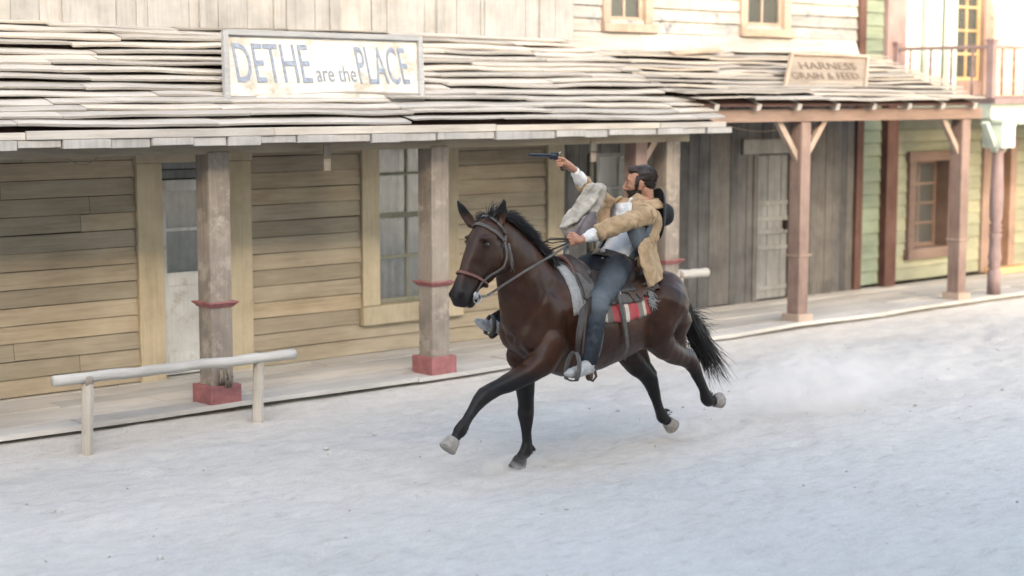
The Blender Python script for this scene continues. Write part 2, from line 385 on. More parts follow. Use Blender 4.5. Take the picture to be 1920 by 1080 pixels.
def shakes(g, X0, X1, Y0, Z0, Y1, Z1, n, lift=.02, warp=.03):
    d = Vector((0, Y1-Y0, Z1-Z0)); nn = Vector((0, -(Z1-Z0), Y1-Y0)).normalized(); o = Vector((0, Y0, Z0))
    for k in range(n):
        s0 = k/n; s1 = min(1.0, (k+1.35)/n); a = X0(s0) + random.uniform(-.1, .05); e = X1(s0) + random.uniform(-.06, .1)
        x = a - random.uniform(0, 1.2)
        while x < e:
            L = random.uniform(.9, 2.6); xa = max(x, a); xb = min(x+L, e)
            if xb - xa > .08:
                m = max(2, int((xb-xa)/.14)); rr = random.random(); sk = random.uniform(-.016, .016); lf = random.uniform(0, lift)
                if random.random() < .2: lf += .020
                th = random.uniform(.013, .024); rows = [[], [], [], []]; sd_ = random.uniform(0, 99)
                for i in range(m+1):
                    t = i/m; xx = xa + .004 + (xb-xa-.008)*t
                    ws = warp*(hsh(xx*1.1, k*3.7, 2.)*.9 + .5*hsh(xx*2.7, sd_, 5.)); wn = .016*hsh(xx*1.3, sd_, 8.) + .03*hsh(xx*.45, k*.35, 12.)
                    gp = .026 + lf; lo = o + d*(s0 - .12/n) + d.normalized()*(ws + sk*(t-.5)*2); lo.x = xx
                    hi = o + d*s1; hi.x = xx; md = lo.lerp(hi, .45); md.x = xx
                    rows[0].append(lo + nn*(gp + wn)); rows[1].append(lo + nn*(th + gp + wn))
                    rows[2].append(md + nn*(th*.9 + gp*.5 + wn)); rows[3].append(hi + nn*(.004 + wn))
                g.grid(rows, 0, rr)
                b0 = len(g.v) - 4*(m+1)
                for q in (0, m): g.f.append((b0+q, b0+(m+1)+q, b0+2*(m+1)+q, b0+3*(m+1)+q))
            x += L
def letters(text, size, mat, parent, origin, ux, uz, name='lettering', width=None):
    c = bpy.data.curves.new('t', 'FONT'); c.body = text; c.size = size; c.extrude = .0015; c.resolution_u = 3
    t = bpy.data.objects.new('t', c); scene.collection.objects.link(t)
    me = bpy.data.meshes.new_from_object(t.evaluated_get(bpy.context.evaluated_depsgraph_get())); bpy.data.objects.remove(t)
    ux = Vector(ux).normalized(); uz = Vector(uz).normalized(); un = ux.cross(uz)
    w0 = max(v.co.x for v in me.vertices); kx = (width/w0) if width else 1
    org = Vector(ORG[parent.name]); o_ = Vector(origin)
    for v in me.vertices: v.co = o_ + ux*v.co.x*kx + uz*v.co.y + un*(v.co.z) - org
    me.name = name; me.materials.clear(); me.materials.append(mat)
    o = bpy.data.objects.new(name, me); link(o, parent); ORG[o.name] = tuple(org); return o
def window(parent, x0, x1, z0, z1, Y, cols, rows, fm, depth=.06, bar=.03, fr=.045, curtain=True, mid=None):
    "sash window in an opening: frame, glass, curtain"
    g = G(); yf = Y + .015; yb = yf + .045
    g.box(x0, x0+fr, yf, yb, z0, z1); g.box(x1-fr, x1, yf, yb, z0, z1)
    g.box(x0+fr, x1-fr, yf+.002, yb-.002, z0, z0+fr); g.box(x0+fr, x1-fr, yf+.002, yb-.002, z1-fr, z1)
    zs = [z0+fr+(z1-z0-2*fr)*k/rows for k in range(1, rows)]
    for i, z in enumerate(zs):
        hb = fr*.6 if mid == i else bar*.5
        g.box(x0+fr, x1-fr, yf+.006, yb-.006, z-hb, z+hb)
    for k in range(1, cols):
        x = x0+fr+(x1-x0-2*fr)*k/cols; g.box(x-bar*.5, x+bar*.5, yf+.010, yb-.010, z0+fr, z1-fr)
    f = build('window', g, fm, parent, bevel=.004)
    p = G(); p.box(x0+fr*.5, x1-fr*.5, yf+.020, yf+.024, z0+fr*.5, z1-fr*.5); build('pane', p, M['glass'], f)
    if curtain:
        rowsg = []
        for zz in (z0+.02, (z0+z1)/2, z1-.02):
            rowsg.append([(x0+.02+(x1-x0-.04)*i/40, yb+.09+.018*math.sin(i*1.1+zz)+.01*math.sin(i*.37), zz) for i in range(41)])
        c = G(); c.grid(rowsg, .003); build('curtain', c, M['curtain'], f, smooth=True)
    return f
def sqpost(parent, x, y, w_, z0, z1, mat, collar=None, base=None, braces=(), btop=None, trim=None):
    g = G(); g.box(x-w_/2, x+w_/2, y-w_/2, y+w_/2, z0, z1, .5)
    p = build('porch_post', g, mat, parent, bevel=.012)
    if collar:
        z, h, e, m = collar; c = G(); n = 5
        prof = [(0, .2), (.35, .45), (.8, 1.0), (1.0, 1.0)]
        for (a, ea), (b, eb) in zip(prof[:-1], prof[1:]):
            A = w_/2+e*ea; B = w_/2+e*eb; za = z+h*a; zb = z+h*b
            c.add([(x-A,y-A,za),(x+A,y-A,za),(x+A,y+A,za),(x-A,y+A,za),(x-B,y-B,zb),(x+B,y-B,zb),(x+B,y+B,zb),(x-B,y+B,zb)],
                  [(0,3,2,1),(4,5,6,7),(0,1,5,4),(1,2,6,5),(2,3,7,6),(3,0,4,7)], .5)
        build('collar', c, m, p)
    if base:
        h, e, m = base; c = G(); c.box(x-w_/2-e, x+w_/2+e, y-w_/2-e, y+w_/2+e, z0-.02, z0+h, .5); build('post_base', c, m, p, bevel=.006)
    for sgn in braces:
        c = G(); c.beam((x+sgn*w_*.3, y, z1-.42), (x+sgn*.42, y, z1+.03), .075, .06, (0,1,0)); build('brace', c, M['brace'], p, bevel=.005)
    return p

# ---------------------------------------------------------------- beige building
YA = 13.3
A = thing('clapboard_house', (8.0, 13.3, 0), 'beige clapboard building with a shingled porch roof and three thick square posts with red bases', 'building')
g = G(); holes = [(7.34, 8.47, .1, 2.5), (9.79, 10.98, .44, 2.5)]
siding(g, 1.0, 12.24, .16, 3.28, YA, .152, holes); build('siding_wall', g, M['siding'], A)
g = G()
for a, b in ((7.31, 7.56), (8.24, 8.49)):
    g.box(a, b, YA-.045, YA+.10, .15, 2.10)
g.box(7.30, 8.50, YA-.055, YA+.10, 2.103, 2.42)
build('door_frame', g, M['trim'], A, bevel=.006)
g = G()
dx0, dx1, dy = 7.56, 8.24, YA+.06
g.box(dx0, dx0+.09, dy, dy+.045, .17, 1.94); g.box(dx1-.09, dx1, dy, dy+.045, .17, 1.94)
g.box(dx0+.09, dx1-.09, dy+.002, dy+.043, .17, .37); g.box(dx0+.09, dx1-.09, dy+.002, dy+.043, .98, 1.10); g.box(dx0+.09, dx1-.09, dy+.002, dy+.043, 1.84, 1.94)
D = build('door', g, M['whitep'], A, bevel=.005)
g = G(); g.box(dx0+.08, dx1-.08, dy+.018, dy+.03, .36, .99); build('door_panel', g, M['whitep'], D)
g = G(); g.box(dx0+.09, dx1-.09, dy+.012, dy+.035, 1.475, 1.505); build('muntin', g, M['whitep'], D)
g = G(); g.box(dx0+.08, dx1-.08, dy+.020, dy+.024, 1.09, 1.85); build('door_glass', g, M['glass'], D)
g = G(); g.grid([[(dx0+.08+.52*i/30, dy+.11+.016*math.sin(i*1.3), z) for i in range(31)] for z in (1.05, 1.5, 1.9)], .003); build('curtain', g, M['curtain'], D, smooth=True)
g = G(); g.lathe((dx1-.05, dy, 1.02), (0,-1,0), [(0,.012),(.03,.012),(.035,.026),(.06,.026),(.068,.01)], 12); build('door_knob', g, plain('old brass', (.20,.15,.08), .4, .5, .2, 20, .8), D, smooth=True)
g = G(); g.box(7.56, 8.24, YA+.03, YA+.08, 1.955, 2.03, .3); g.box(7.56, 8.24, YA+.015, YA+.08, 2.04, 2.10, .6); build('transom', g, M['graydoor'], A, bevel=.004)
g = G()
for a, b in ((9.76, 9.97), (10.80, 10.98)): g.box(a, b, YA-.045, YA+.10, .63, 2.42)
build('window_frame', g, M['trim'], A, bevel=.006)
g = G(); g.box(9.74, 11.02, YA-.075, YA+.10, .44, .627); build('window_sill', g, M['trim'], A, bevel=.008)
window(A, 9.97, 10.80, .63, 2.38, YA+.03, 2, 4, M['sash'], mid=1)
g = G(); g.box(12.22, 12.46, YA-.05, YA+.22, .15, 3.28); build('corner_board', g, M['trim'], A, bevel=.006)
g = G(); g.box(1.02, 12.20, YA+.32, 18.6, .0, 6.3); build('rear_mass', g, M['dark'], A)
g = G(); planks(g, 1.0, 12.62, 3.25, 6.4, YA-.0, .36)
x = 1.6
while x < 12.5:
    g.box(x-.035, x+.035, YA-.045, YA-.02, 3.28, 6.4); x += random.uniform(.55, .95)
build('upper_wall', g, M['upper'], A, bevel=.003)
g = G(); g.box(.9, 12.7, YA-.14, YA+.05, 6.4, 6.56); g.box(.9, 12.7, YA+.05, 18.7, 6.3, 6.45); build('parapet', g, M['upper'], A)
PR = thing('tmp', (0,0,0), 'x', 'x'); bpy.data.objects.remove(PR)
g = G(); EY, EZ, TY, TZ = 11.62, 2.44, 13.29, 3.31
shakes(g, lambda s: .8, lambda s: 13.22-.78*s, EY, EZ, TY, TZ, 15, .012, .026)
RA = build('porch_roof', g, M['shake'], A)
g = G(); g.add([(.9,EY+.05,EZ-.02),(13.1,EY+.05,EZ-.02),(12.4,TY-.01,TZ-.03),(.9,TY-.01,TZ-.03),(.9,EY+.05,EZ-.045),(13.1,EY+.05,EZ-.045),(12.4,TY-.01,TZ-.055),(.9,TY-.01,TZ-.055)],
      [(0,1,2,3),(7,6,5,4),(0,4,5,1),(1,5,6,2),(2,6,7,3),(3,7,4,0)]); build('sheathing', g, M['dkbrown'], RA)
g = G(); x = .9
while x < 13.15:
    L = min(random.uniform(1.6, 3.), 13.18-x); g.box(x+.003, x+L-.003, EY-.035+random.uniform(-.006,.006), EY-.005, EZ-.068, EZ-.008+random.uniform(-.006,.006)); x += L
build('fascia', g, M['shake'], RA, bevel=.004)
g = G(); x = 1.0; k = 0
while x < 13.0:
    ww = random.uniform(.30, .42); g.box(x, x+ww-.012, EY-.022-.02*(k % 2), EY+.03, EZ-.135-random.uniform(-.01,.012), EZ-.071); x += ww; k += 1
build('eave_blocks', g, M['upper'], RA, bevel=.004)
g = G(); g.box(.95, 13.0, 11.93, 12.07, 2.22, 2.38); build('eave_beam', g, M['siding'], RA)
for x in np.arange(1.2, 12.9, .62):
    g = G(); g.beam((x, EY+.08, EZ-.075), (x, TY-.03, TZ-.105), .05, .09); build('rafter', g, M['siding'], RA)
for x in (4.93, 7.325, 9.655, 12.75):
    sqpost(A, x, 12.02, .205, .15, 2.24, M['post'], (.955, .045, .040, M['red']), (.155, .045, M['red']))

# ---------------------------------------------------------------- grey plank building
YB = 13.5
B = thing('plank_house', (15.2, 13.5, 0), 'grey vertical plank building with a shingled porch on braced brown posts, pale clapboards above', 'building')
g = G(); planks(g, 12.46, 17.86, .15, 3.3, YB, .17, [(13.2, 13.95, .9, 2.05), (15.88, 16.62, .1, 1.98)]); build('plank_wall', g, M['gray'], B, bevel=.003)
g = G(); dx0, dx1 = 15.88, 16.62
for k in range(5):
    a = dx0+.05+(dx1-dx0-.1)*k/5; g.box(a+.003, a+(dx1-dx0-.1)/5-.003, YB+.03+.004*(k%2), YB+.06, .17, 1.96)
D = build('door', g, M['graydoor'], B, bevel=.003)
for z in (.28, .78, .98, 1.14, 1.34):
    g = G(); g.box(dx0+.06, dx1-.06, YB+.008, YB+.028, z, z+.055, .95); build('door_ledge', g, M['graydoor'], D, bevel=.003)
g = G(); g.box(dx1-.14, dx1-.10, YB-.02, YB+.03, 1.02, 1.14); build('latch', g, M['dark'], D)
g = G(); g.box(dx0-.04, dx0+.045, YB-.04, YB+.08, .15, 1.98); g.box(dx1-.045, dx1+.04, YB-.04, YB+.08, .15, 1.98); build('door_frame', g, M['gray'], B, bevel=.004)
g = G(); g.box(15.62, 16.72, YB-.055, YB-.022, 1.98, 2.16, .9); build('door_header', g, M['graydoor'], B, bevel=.004)
window(B, 13.2, 13.95, .9, 2.05, YB, 2, 3, M['graydoor'], curtain=True)
g = G(); g.box(12.5, 17.80, YB+.32, 18.6, .0, 6.6); build('rear_mass', g, M['dark'], B)
g = G(); W1 = (13.30, 13.97, 3.50, 4.9); W2 = (15.62, 16.42, 3.50, 4.9)
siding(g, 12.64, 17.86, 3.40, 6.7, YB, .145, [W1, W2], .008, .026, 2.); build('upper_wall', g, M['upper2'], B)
for W_ in (W1, W2):
    window(B, W_[0]+.05, W_[1]-.05, W_[2]+.03, W_[3], YB, 2, 4, M['brace'])
    g = G(); g.box(W_[0]-.06, W_[0]+.055, YB-.05, YB+.05, W_[2], W_[3]+.1); g.box(W_[1]-.055, W_[1]+.06, YB-.05, YB+.05, W_[2], W_[3]+.1)
    build('window_frame', g, M['brace'], B, bevel=.005)
    g = G(); g.box(W_[0]-.08, W_[1]+.10, YB-.09, YB+.03, W_[2]-.10, W_[2]-.003); build('window_sill', g, M['brace'], B, bevel=.006)
g = G(); x = 12.7
while x < 17.8:
    L = min(random.uniform(1, 1.9), 17.84-x); g.add([(x,YB-.10,3.20),(x+L-.01,YB-.11,3.2),(x+L-.01,YB-.035,3.395),(x,YB-.035,3.395),(x,YB-.08,3.19),(x+L-.01,YB-.09,3.19),(x+L-.01,YB-.01,3.39),(x,YB-.01,3.39)],
      [(0,1,2,3),(7,6,5,4),(0,4,5,1),(1,5,6,2),(2,6,7,3),(3,7,4,0)]); x += L
build('flashing_boards', g, M['shake'], B, bevel=.003)
g = G(); g.box(12.6, 17.95, YB-.14, YB+.05, 6.7, 6.86); g.box(12.6, 17.9, YB+.05, 18.7, 6.6, 6.75); build('parapet', g, M['upper2'], B)
g = G(); g.box(17.86, 18.0, YB-.06, YB+.1, .15, 6.7); build('corner_board', g, M['dkbrown'], B, bevel=.005)
EY, EZ, TY, TZ = 11.77, 2.62, 13.42, 3.20
g = G(); shakes(g, lambda s: 13.0-.62*s, lambda s: 18.12+.06*s, EY, EZ, TY, TZ, 13, .012, .026)
RB = build('porch_roof', g, M['shake'], B)
g = G(); g.add([(13.0,EY+.06,EZ-.02),(18.05,EY+.06,EZ-.02),(18.1,TY,TZ-.03),(12.5,TY,TZ-.03),(13.0,EY+.06,EZ-.045),(18.05,EY+.06,EZ-.045),(18.1,TY,TZ-.055),(12.5,TY,TZ-.055)],
      [(0,1,2,3),(7,6,5,4),(0,4,5,1),(1,5,6,2),(2,6,7,3),(3,7,4,0)]); build('sheathing', g, M['dkbrown'], RB)
g = G(); g.box(12.2, 18.36, 11.92, 12.06, 2.405, 2.545); build('eave_beam', g, M['brownbeam'], RB, bevel=.008)
for x in np.arange(13.3, 18.2, .68):
    g = G(); g.beam((x, EY+.05, EZ-.055), (x, TY-.03, TZ-.11), .07, .075); build('rafter', g, M['hitch'], RB, bevel=.004)
for x, br in ((12.30, (1,)), (14.93, (-1, 1)), (18.06, (-1,))):
    sqpost(B, x, 12.02, .17, .15, 2.40, M['brownpost'], (.885, .030, .025, M['brace']), (.09, .040, M['brace']), br)
# a few broken, slipped pieces on the roof
g = G(); g.beam((14.0, 13.12, 3.17), (14.9, 13.2, 3.23), .11, .02, (0,-.35,1)); build('loose_board', g, M['brace'], RB)

# ---------------------------------------------------------------- green building with balcony
C = thing('green_house', (20.5, 13.5, 0), 'green clapboard building with a brown framed window, balcony and turned porch post', 'building')
g = G(); hw = [(18.43, 18.68, 0, 3.4), (19.03, 20.12, .50, 1.92), (20.80, 21.62, .1, 2.1)]
siding(g, 18.0, 18.43, .2, 6.4, YB, .17, (), .006, .02, 2); build('side_strip', g, M['green'], C)
g = G(); siding(g, 18.68, 24, .2, 2.62, YB, .17, hw, .006, .02, 2); build('siding_wall', g, M['palegreen'], C)
g = G(); g.box(18.43, 18.68, YB-.12, YB+.1, .13, 2.6); build('corner_board', g, M['dkbrown'], C, bevel=.006)
g = G(); g.box(18.43, 18.84, YB-.08, YB+.1, 2.62, 6.4); build('upper_corner_board', g, M['mauve'], C, bevel=.006)
g = G(); g.box(19.03, 19.17, YB-.06, YB+.25, .62, 1.80); g.box(19.95, 20.12, YB-.06, YB+.25, .62, 1.80)
g.box(19.0, 20.16, YB-.075, YB+.25, 1.802, 1.94); build('window_frame', g, M['frame'], C, bevel=.006)
g = G(); g.box(18.99, 20.18, YB-.10, YB+.25, .48, .618); build('window_sill', g, M['frame'], C, bevel=.006)
window(C, 19.17, 19.95, .62, 1.80, YB+.14, 2, 4, M['frame'])
g = G(); g.box(20.80, 21.02, YB-.05, YB+.1, .18, 1.94); g.box(21.50, 21.66, YB-.05, YB+.22, .18, 1.94); g.box(20.78, 21.68, YB-.06, YB+.1, 1.943, 2.10)
build('door_frame', g, M['brownpost'], C, bevel=.005)
g = G(); planks(g, 21.02, 21.50, .2, 1.94, YB+.12, .12); build('door', g, M['orange'], C)
g = G(); g.box(20.9, 22.4, YB-.25, YB-.05, .16, .24); build('door_step', g, M['orange'], C, bevel=.005)
g = G(); g.box(18.02, 24, YB+.34, 18.6, .0, 6.3); build('rear_mass', g, M['dark'], C)
g = G(); siding(g, 18.84, 21.0, 2.66, 6.4, YB, .16, [(18.90, 20.72, 2.6, 4.75)]); build('upper_wall', g, M['green'], C)
g = G(); planks(g, 21.0, 24, 2.66, 6.4, YB, .2); build('upper_plank_wall', g, M['peach'], C, bevel=.003)
g = G(); g.box(18.90, 19.02, YB-.03, YB+.04, 2.68, 4.7); g.box(19.38, 19.46, YB-.02, YB+.04, 2.68, 4.7); g.box(18.9, 20.0, YB-.05, YB+.02, 4.7, 4.8)
g.box(19.86, 20.06, YB-.045, YB+.04, 2.68, 4.7)
E_ = build('balcony_door', g, M['mint'], C, bevel=.004)
g = G(); g.grid([[(19.0+.88*i/50, YB+.07+.02*math.sin(i*.9), z) for i in range(51)] for z in (2.7, 3.6, 4.7)], .003); build('curtain', g, plain('white curtain', (.68,.74,.70), .9, .1, .08, 9, bmp=0), E_, smooth=True)
window(C, 20.08, 20.70, 2.9, 4.6, YB, 2, 5, M['orange'])
g = G(); g.box(20.70, 20.86, YB-.06, YB+.05, 2.66, 4.8); g.box(20.06, 20.70, YB-.03, YB+.03, 2.66, 2.897); build('upper_window_frame', g, M['brownpost'], C, bevel=.005)
BX, BY = 18.60, 11.96
g = G()
for k in range(9): g.box(BX, 24, BY-.04+.176*k, BY-.04+.176*(k+1)-.006, 2.60, 2.645)
BF = build('balcony', g, M['mauve'], C, bevel=.003)
g = G(); g.box(BX+.02, 24, BY+.0, BY+.05, 2.40, 2.595); g.box(BX+.02, BX+.07, BY+.052, YB-.1, 2.40, 2.595)
x = BX+.25
while x < 23.8:
    for q in range(6):
        a = math.pi*q/6; b = math.pi*(q+1)/6
        g.add([(x-.11*math.cos(a), BY+.004, 2.40), (x-.11*math.cos(b), BY+.004, 2.40), (x-.11*math.cos(b), BY+.004, 2.40-.075*math.sin(b)), (x-.11*math.cos(a), BY+.004, 2.40-.075*math.sin(a)),
               (x-.11*math.cos(a), BY+.046, 2.40), (x-.11*math.cos(b), BY+.046, 2.40), (x-.11*math.cos(b), BY+.046, 2.40-.075*math.sin(b)), (x-.11*math.cos(a), BY+.046, 2.40-.075*math.sin(a))],
              [(0,1,2,3),(7,6,5,4),(3,2,6,7),(0,3,7,4),(1,5,6,2)])
    x += .24
build('valance', g, M['mint'], BF)
g = G(); g.box(BX-.03, 24, BY-.09, BY-.045, 2.59, 2.66); build('balcony_edge', g, M['mauve'], BF)
def rail(p, q, z):
    g = G(); g.beam((*p, z), (*q, z), .055, .045); g.beam((*p, z-.62), (*q, z-.62), .045, .035); return build('handrail', g, M['mauve'], BF, bevel=.006)
rail((BX, YB-.12), (BX, BY+.06), 3.30); rail((BX+.06, BY), (24, BY), 3.30)
def baluster(x, y):
    g = G(); g.lathe((x, y, 2.70), (0,0,1), [(0,.018),(.12,.018),(.14,.026),(.17,.015),(.30,.024),(.42,.014),(.45,.024),(.48,.017),(.58,.017)], 8); return g
for y in np.linspace(BY+.28, YB-.32, 4): build('baluster', baluster(BX, y), M['mauve'], BF, smooth=True)
for x in np.arange(BX+.24, 21.6, .27): build('baluster', baluster(x, BY), M['mauve'], BF, smooth=True)
for x, y in ((BX, YB-.10), (BX, BY), (21.5, BY)):
    g = G(); g.box(x-.045, x+.045, y-.045, y+.045, 2.66, 3.36); g.box(x-.06, x+.06, y-.06, y+.06, 3.36, 3.40); build('newel_post', g, M['mauve'], BF, bevel=.005)
def turned(x, y):
    g = G(); g.lathe((x, y, .15), (0,0,1), [(0,.085),(.3,.085),(.33,.06),(.36,.085),(.42,.07),(.48,.09),(.55,.075),(.7,.07),(.78,.085),(.80,.06),(.83,.09),(.86,.06),(.89,.09),(.92,.06),(1.0,.085),(1.3,.088),(1.7,.07),(1.80,.065),(1.84,.085),(1.88,.085)], 18, .5)
    p = build('porch_post', g, M['mauve'], C, smooth=True)
    g = G(); g.box(x-.15, x+.15, y-.15, y+.15, 2.03, 2.34); g.box(x-.17, x+.17, y-.17, y+.17, 2.34, 2.40)
    for a in (-1, 1): g.beam((x+a*.07, y, 1.99), (x+a*.33, y, 2.36), .06, .10, (0,1,0))
    build('capital', g, M['mint'], p, bevel=.012)
turned(18.84, 11.98); turned(21.9, 11.98)
g = G(); g.box(18.2, 24, YB-.14, YB+.05, 6.4, 6.55); g.box(17.95, 24, YB+.05, 18.7, 6.3, 6.45); build('parapet', g, M['green'], C)

# ---------------------------------------------------------------- the row across the street, behind the camera, that shades the street
O = thing('street_row', (-2, -6.5, 0), 'tall weathered wooden row of buildings across the street', 'building')
HB = 10.3; XE = 13.6
g = G(); g.box(-34, XE, -14, -3.0, 0, HB); build('walls', g, M['graydoor'], O)
g = G(); x = -33.5
while x < XE-1:
    ww = random.uniform(2.2, 3.6); g.box(x, min(x+ww, XE), -3.0, -2.7, HB, HB+random.choice((0.1, .25, .4, .15))); x += ww
build('false_front', g, M['graydoor'], O)
g = G()
for x in np.arange(-32, XE-1.5, 2.6):
    g.box(x, x+.9, -3.04, -2.98, 4.2, 5.6); g.box(x, x+.9, -3.04, -2.98, .9, 2.3)
build('window', g, M['dark'], O)

for par_, lo_, hi_ in ((A, 0, 12.4), (B, 12.4, 17.95), (C, 17.95, 30)):
    g = G()
    for a, b, y, z0, z1 in BACK:
        if lo_ <= a < hi_: g.box(a+.01, b-.01, y, y+.02, z0, z1-.01)
    build('gap_shade', g, M['dark'], par_)  # added near-black backing so the gaps between boards read as shadow lines

# ---------------------------------------------------------------- signs
def board_sign(name, bl, br, tl, tr, mat, label, texts, lm, fr=.05, th=.05):
    bl, br, tl, tr = map(Vector, (bl, br, tl, tr)); ux = (br-bl).normalized(); uz = ((tl-bl)-ux*(tl-bl).dot(ux)).normalized(); un = ux.cross(uz)
    r = thing(name, tuple((bl+br)/2), label, 'sign')
    def quadbox(a, b, c, d, t0, t1, nm, mt):
        g = G(); g.add([p + un*t for t in (t0, t1) for p in (a, b, c, d)], [(3,2,1,0),(4,5,6,7),(0,1,5,4),(1,2,6,5),(2,3,7,6),(3,0,4,7)], .6); return build(nm, g, mt, r, bevel=.004)
    quadbox(bl, br, tr, tl, -.02, .0, 'board', mat)
    e = fr; g = G()
    for p, q, wd in ((bl-uz*e*.2, tl+uz*e*.3, fr), (br-uz*e*.2, tr+uz*e*.3, fr), (tl, tr, fr), (bl, br, fr)):
        g.beam(p+un*.012, q+un*.012, wd, th, un)
    build('sign_frame', g, M['signframe'] if lm is M['letter'] else M['brace'], r, bevel=.005)
    W = (br-bl).length; H = (tl-bl).length
    for (s, fx, fz, size, wd) in texts:
        letters(s, size, lm, r, bl.lerp(tl, fz) + ux*W*fx + un*.006, ux, uz, width=wd*W)
    return r
board_sign('roof_sign', at(424,190,12.02), at(788,190,12.02), at(420,62,12.20), at(785,74,12.20), M['signboard'],
    'white framed signboard with faded blue letters leaning on the porch shingles', [('DETHE', .05, .28, .50, .38), ('are the', .45, .30, .22, .21), ('PLACE', .67, .27, .50, .28)], M['letter'])
board_sign('roof_sign', at(1468,170,12.20), at(1620,170,12.20), at(1484,103,12.45), at(1626,108,12.45), M['sign2'],
    'small tan wooden sign with two rows of worn lettering on the right porch roof', [('HARNESS', .14, .60, .14, .72), ('GRAIN & FEED', .08, .32, .13, .84)], M['letter2'], .035)

# ---------------------------------------------------------------- hitching rails
def hitch(p, q, posts, r, label, z):
    o = thing('hitching_rail', ((p[0]+q[0])/2, (p[1]+q[1])/2, 0), label, 'hitching rail')
    g = G(); n = 22; P = [Vector(p).lerp(Vector(q), i/n) + Vector((0, .008*hsh(i*.5, 1), .012*hsh(i*.35, 2))) for i in range(n+1)]
    g.tube(P, [r*(1+.16*hsh(i*.8, 7.)) for i in range(n+1)], 12, rnd=.6); build('rail', g, M['hitch'], o, smooth=True)
    for (x, y, w_) in posts:
        g = G(); g.tube([(x+.006*k, y, -.1+(z+.1-r*.5)*k/4) for k in range(5)], [w_*(1+.12*hsh(k*.9, x)) for k in range(5)], 8, rnd=.5); s = build('stake', g, M['hitchv'], o)
        g = G(); g.lathe((x+.02, y, z-.0), ((q[0]-p[0]), (q[1]-p[1]), 0), [(-.03, r*1.12), (-.015, r*1.2), (.015, r*1.2), (.03, r*1.12)], 14); build('wire_binding', g, M['post'], s, smooth=True)
    return o
H1 = hitch(at(100,715,11.5), at(551,664,11.55), ((5.86, 11.50, .045), (7.42, 11.56, .045)), .042, 'long grey log hitching rail on two stakes at the left edge of the boardwalk', .56)
H2 = hitch(at(1205,519,12.1), at(1325,511,12.1), ((12.42, 12.1, .05), (13.02, 12.1, .05)), .048, 'pale wooden rail on stakes behind the rump of the horse', .80)
g = G()
for k in range(14):
    a = random.uniform(-.03, .03); p = Vector(at(420, 700, 11.9)) + Vector((a, random.uniform(-.03,.02), 0))
    g.tube([p+Vector((0,0,.03)), p+Vector((a*.5+random.uniform(-.03,.03),-.02,-.03)), p+Vector((a+random.uniform(-.03,.03),-.01,-.11+random.uniform(-.03,.02)))], [.008,.012,.004], 5)
o = build('leather_tassel', g, M['slate'], smooth=True); tag(o, 'dark frayed leather scrap tied at the foot of the left porch post', 'leather scrap'); rebase(o, at(420, 722, 11.9))
# things hanging under the left eave
def hang(u, v, Y, w_, h_, label):
    p = at(u, v, Y); g = G(); zc = p[2]
    g.box(p[0]-w_/2, p[0]+w_/2, Y-.008, Y+.008, zc-h_/2, zc-.01); g.box(p[0]-w_/2, p[0]+w_/2, Y-.008, Y+.008, zc+.004, zc+h_/2)
    o = build('hanging_plate', g, M['slate'], bevel=.002); tag(o, label, 'hanging plate', 'plates hanging from the eave'); rebase(o, (p[0], Y, zc+h_/2)); ORG[o.name] = tuple(o.location)
    c = G(); 
    for s in (-1, 1): c.tube([(p[0]+s*w_*.35, Y, zc+h_/2), (p[0]+s*w_*.2, Y, 2.40)], .003, 5)
    build('cord', c, M['rope'], o); return o
hang(613, 295, 11.8, .07, .23, 'thin two piece plate hanging from the eave between door and window')
hang(1112, 284, 11.8, .075, .20, 'thin plate hanging from the eave above and behind the revolver hand')
g = G(); a = Vector(at(100,272,12.6)); b = Vector(at(205,272,12.6))
g.tube([a.lerp(b, t) + Vector((0,0,-.16*math.sin(math.pi*t))) for t in np.linspace(0,1,15)], .005, 6)
o = build('hanging_cable', g, M['rope'], smooth=True); tag(o, 'thin pale cable looping below the porch roof at far left', 'cable'); rebase(o, a)
g = G(); a = Vector(at(1365,236,12.3)); b = Vector(at(1475,240,12.3))
g.tube([a.lerp(b, t) + Vector((0,0,-.05*math.sin(math.pi*t))) for t in np.linspace(0,1,12)], .005, 6)
o = build('hanging_cable', g, M['rope'], smooth=True); tag(o, 'slack pale cable under the brown beam of the right porch', 'cable'); rebase(o, a)

# ---------------------------------------------------------------- horse
X0, YH = 9.2, 8.84
def W(F, L, Z): return Vector((X0 - F, YH - L, Z))              # F forward, L to the horse's left, Z up
def pt(u, v, L): return Vector(at(u, v, YH - L))
def loc(p): return (X0 - p[0], YH - p[1], p[2])
def coat():
    m, t, b = nodes('bay coat', .42, .25)
    n = noise_n(t, 3.2, (1,1,1), 5, .6); n2 = noise_n(t, 160, (.35,1,1), 3, .6)
    c1 = ramp(t, n, [(.3, (.017,.0058,.0026)), (.55, (.034,.0115,.0046)), (.75, (.060,.021,.008))])
    c2 = ramp(t, n, [(.3, (.003,.0028,.0035)), (.7, (.007,.0065,.008))])
    f = attr(t); c = mix(t, f, c1, c2); n3 = noise_n(t, 7, (1,1,1), 5, .65); dust = ramp(t, n3, [(.52, (0,0,0)), (.8, (.10,.10,.10))])
    c = mix(t, dust, c, (.17,.13,.11))
    t.links.new(c, b.inputs["Base Color"]); bump(t, b, n2, .12, .002); t.links.new(ramp(t, f, [(0, (.46,)*3), (1, (.62,)*3)]), b.inputs['Roughness'])
    b.inputs["Coat Weight"].default_value = .10; b.inputs["Coat Roughness"].default_value = .3; return m
M['coat'] = coat()
def hairmat(name, a, b_, rough=.45):
    m, t, b = nodes(name, rough, .4); t.links.new(ramp(t, attr(t), [(0, a), (1, b_)]), b.inputs["Base Color"]); return m
M['mane'] = hairmat('black horse hair', (.004,.004,.005), (.022,.018,.018))
M['hoof'] = plain('dusty hoof', (.26,.24,.22), .8, .2, .3, 30)
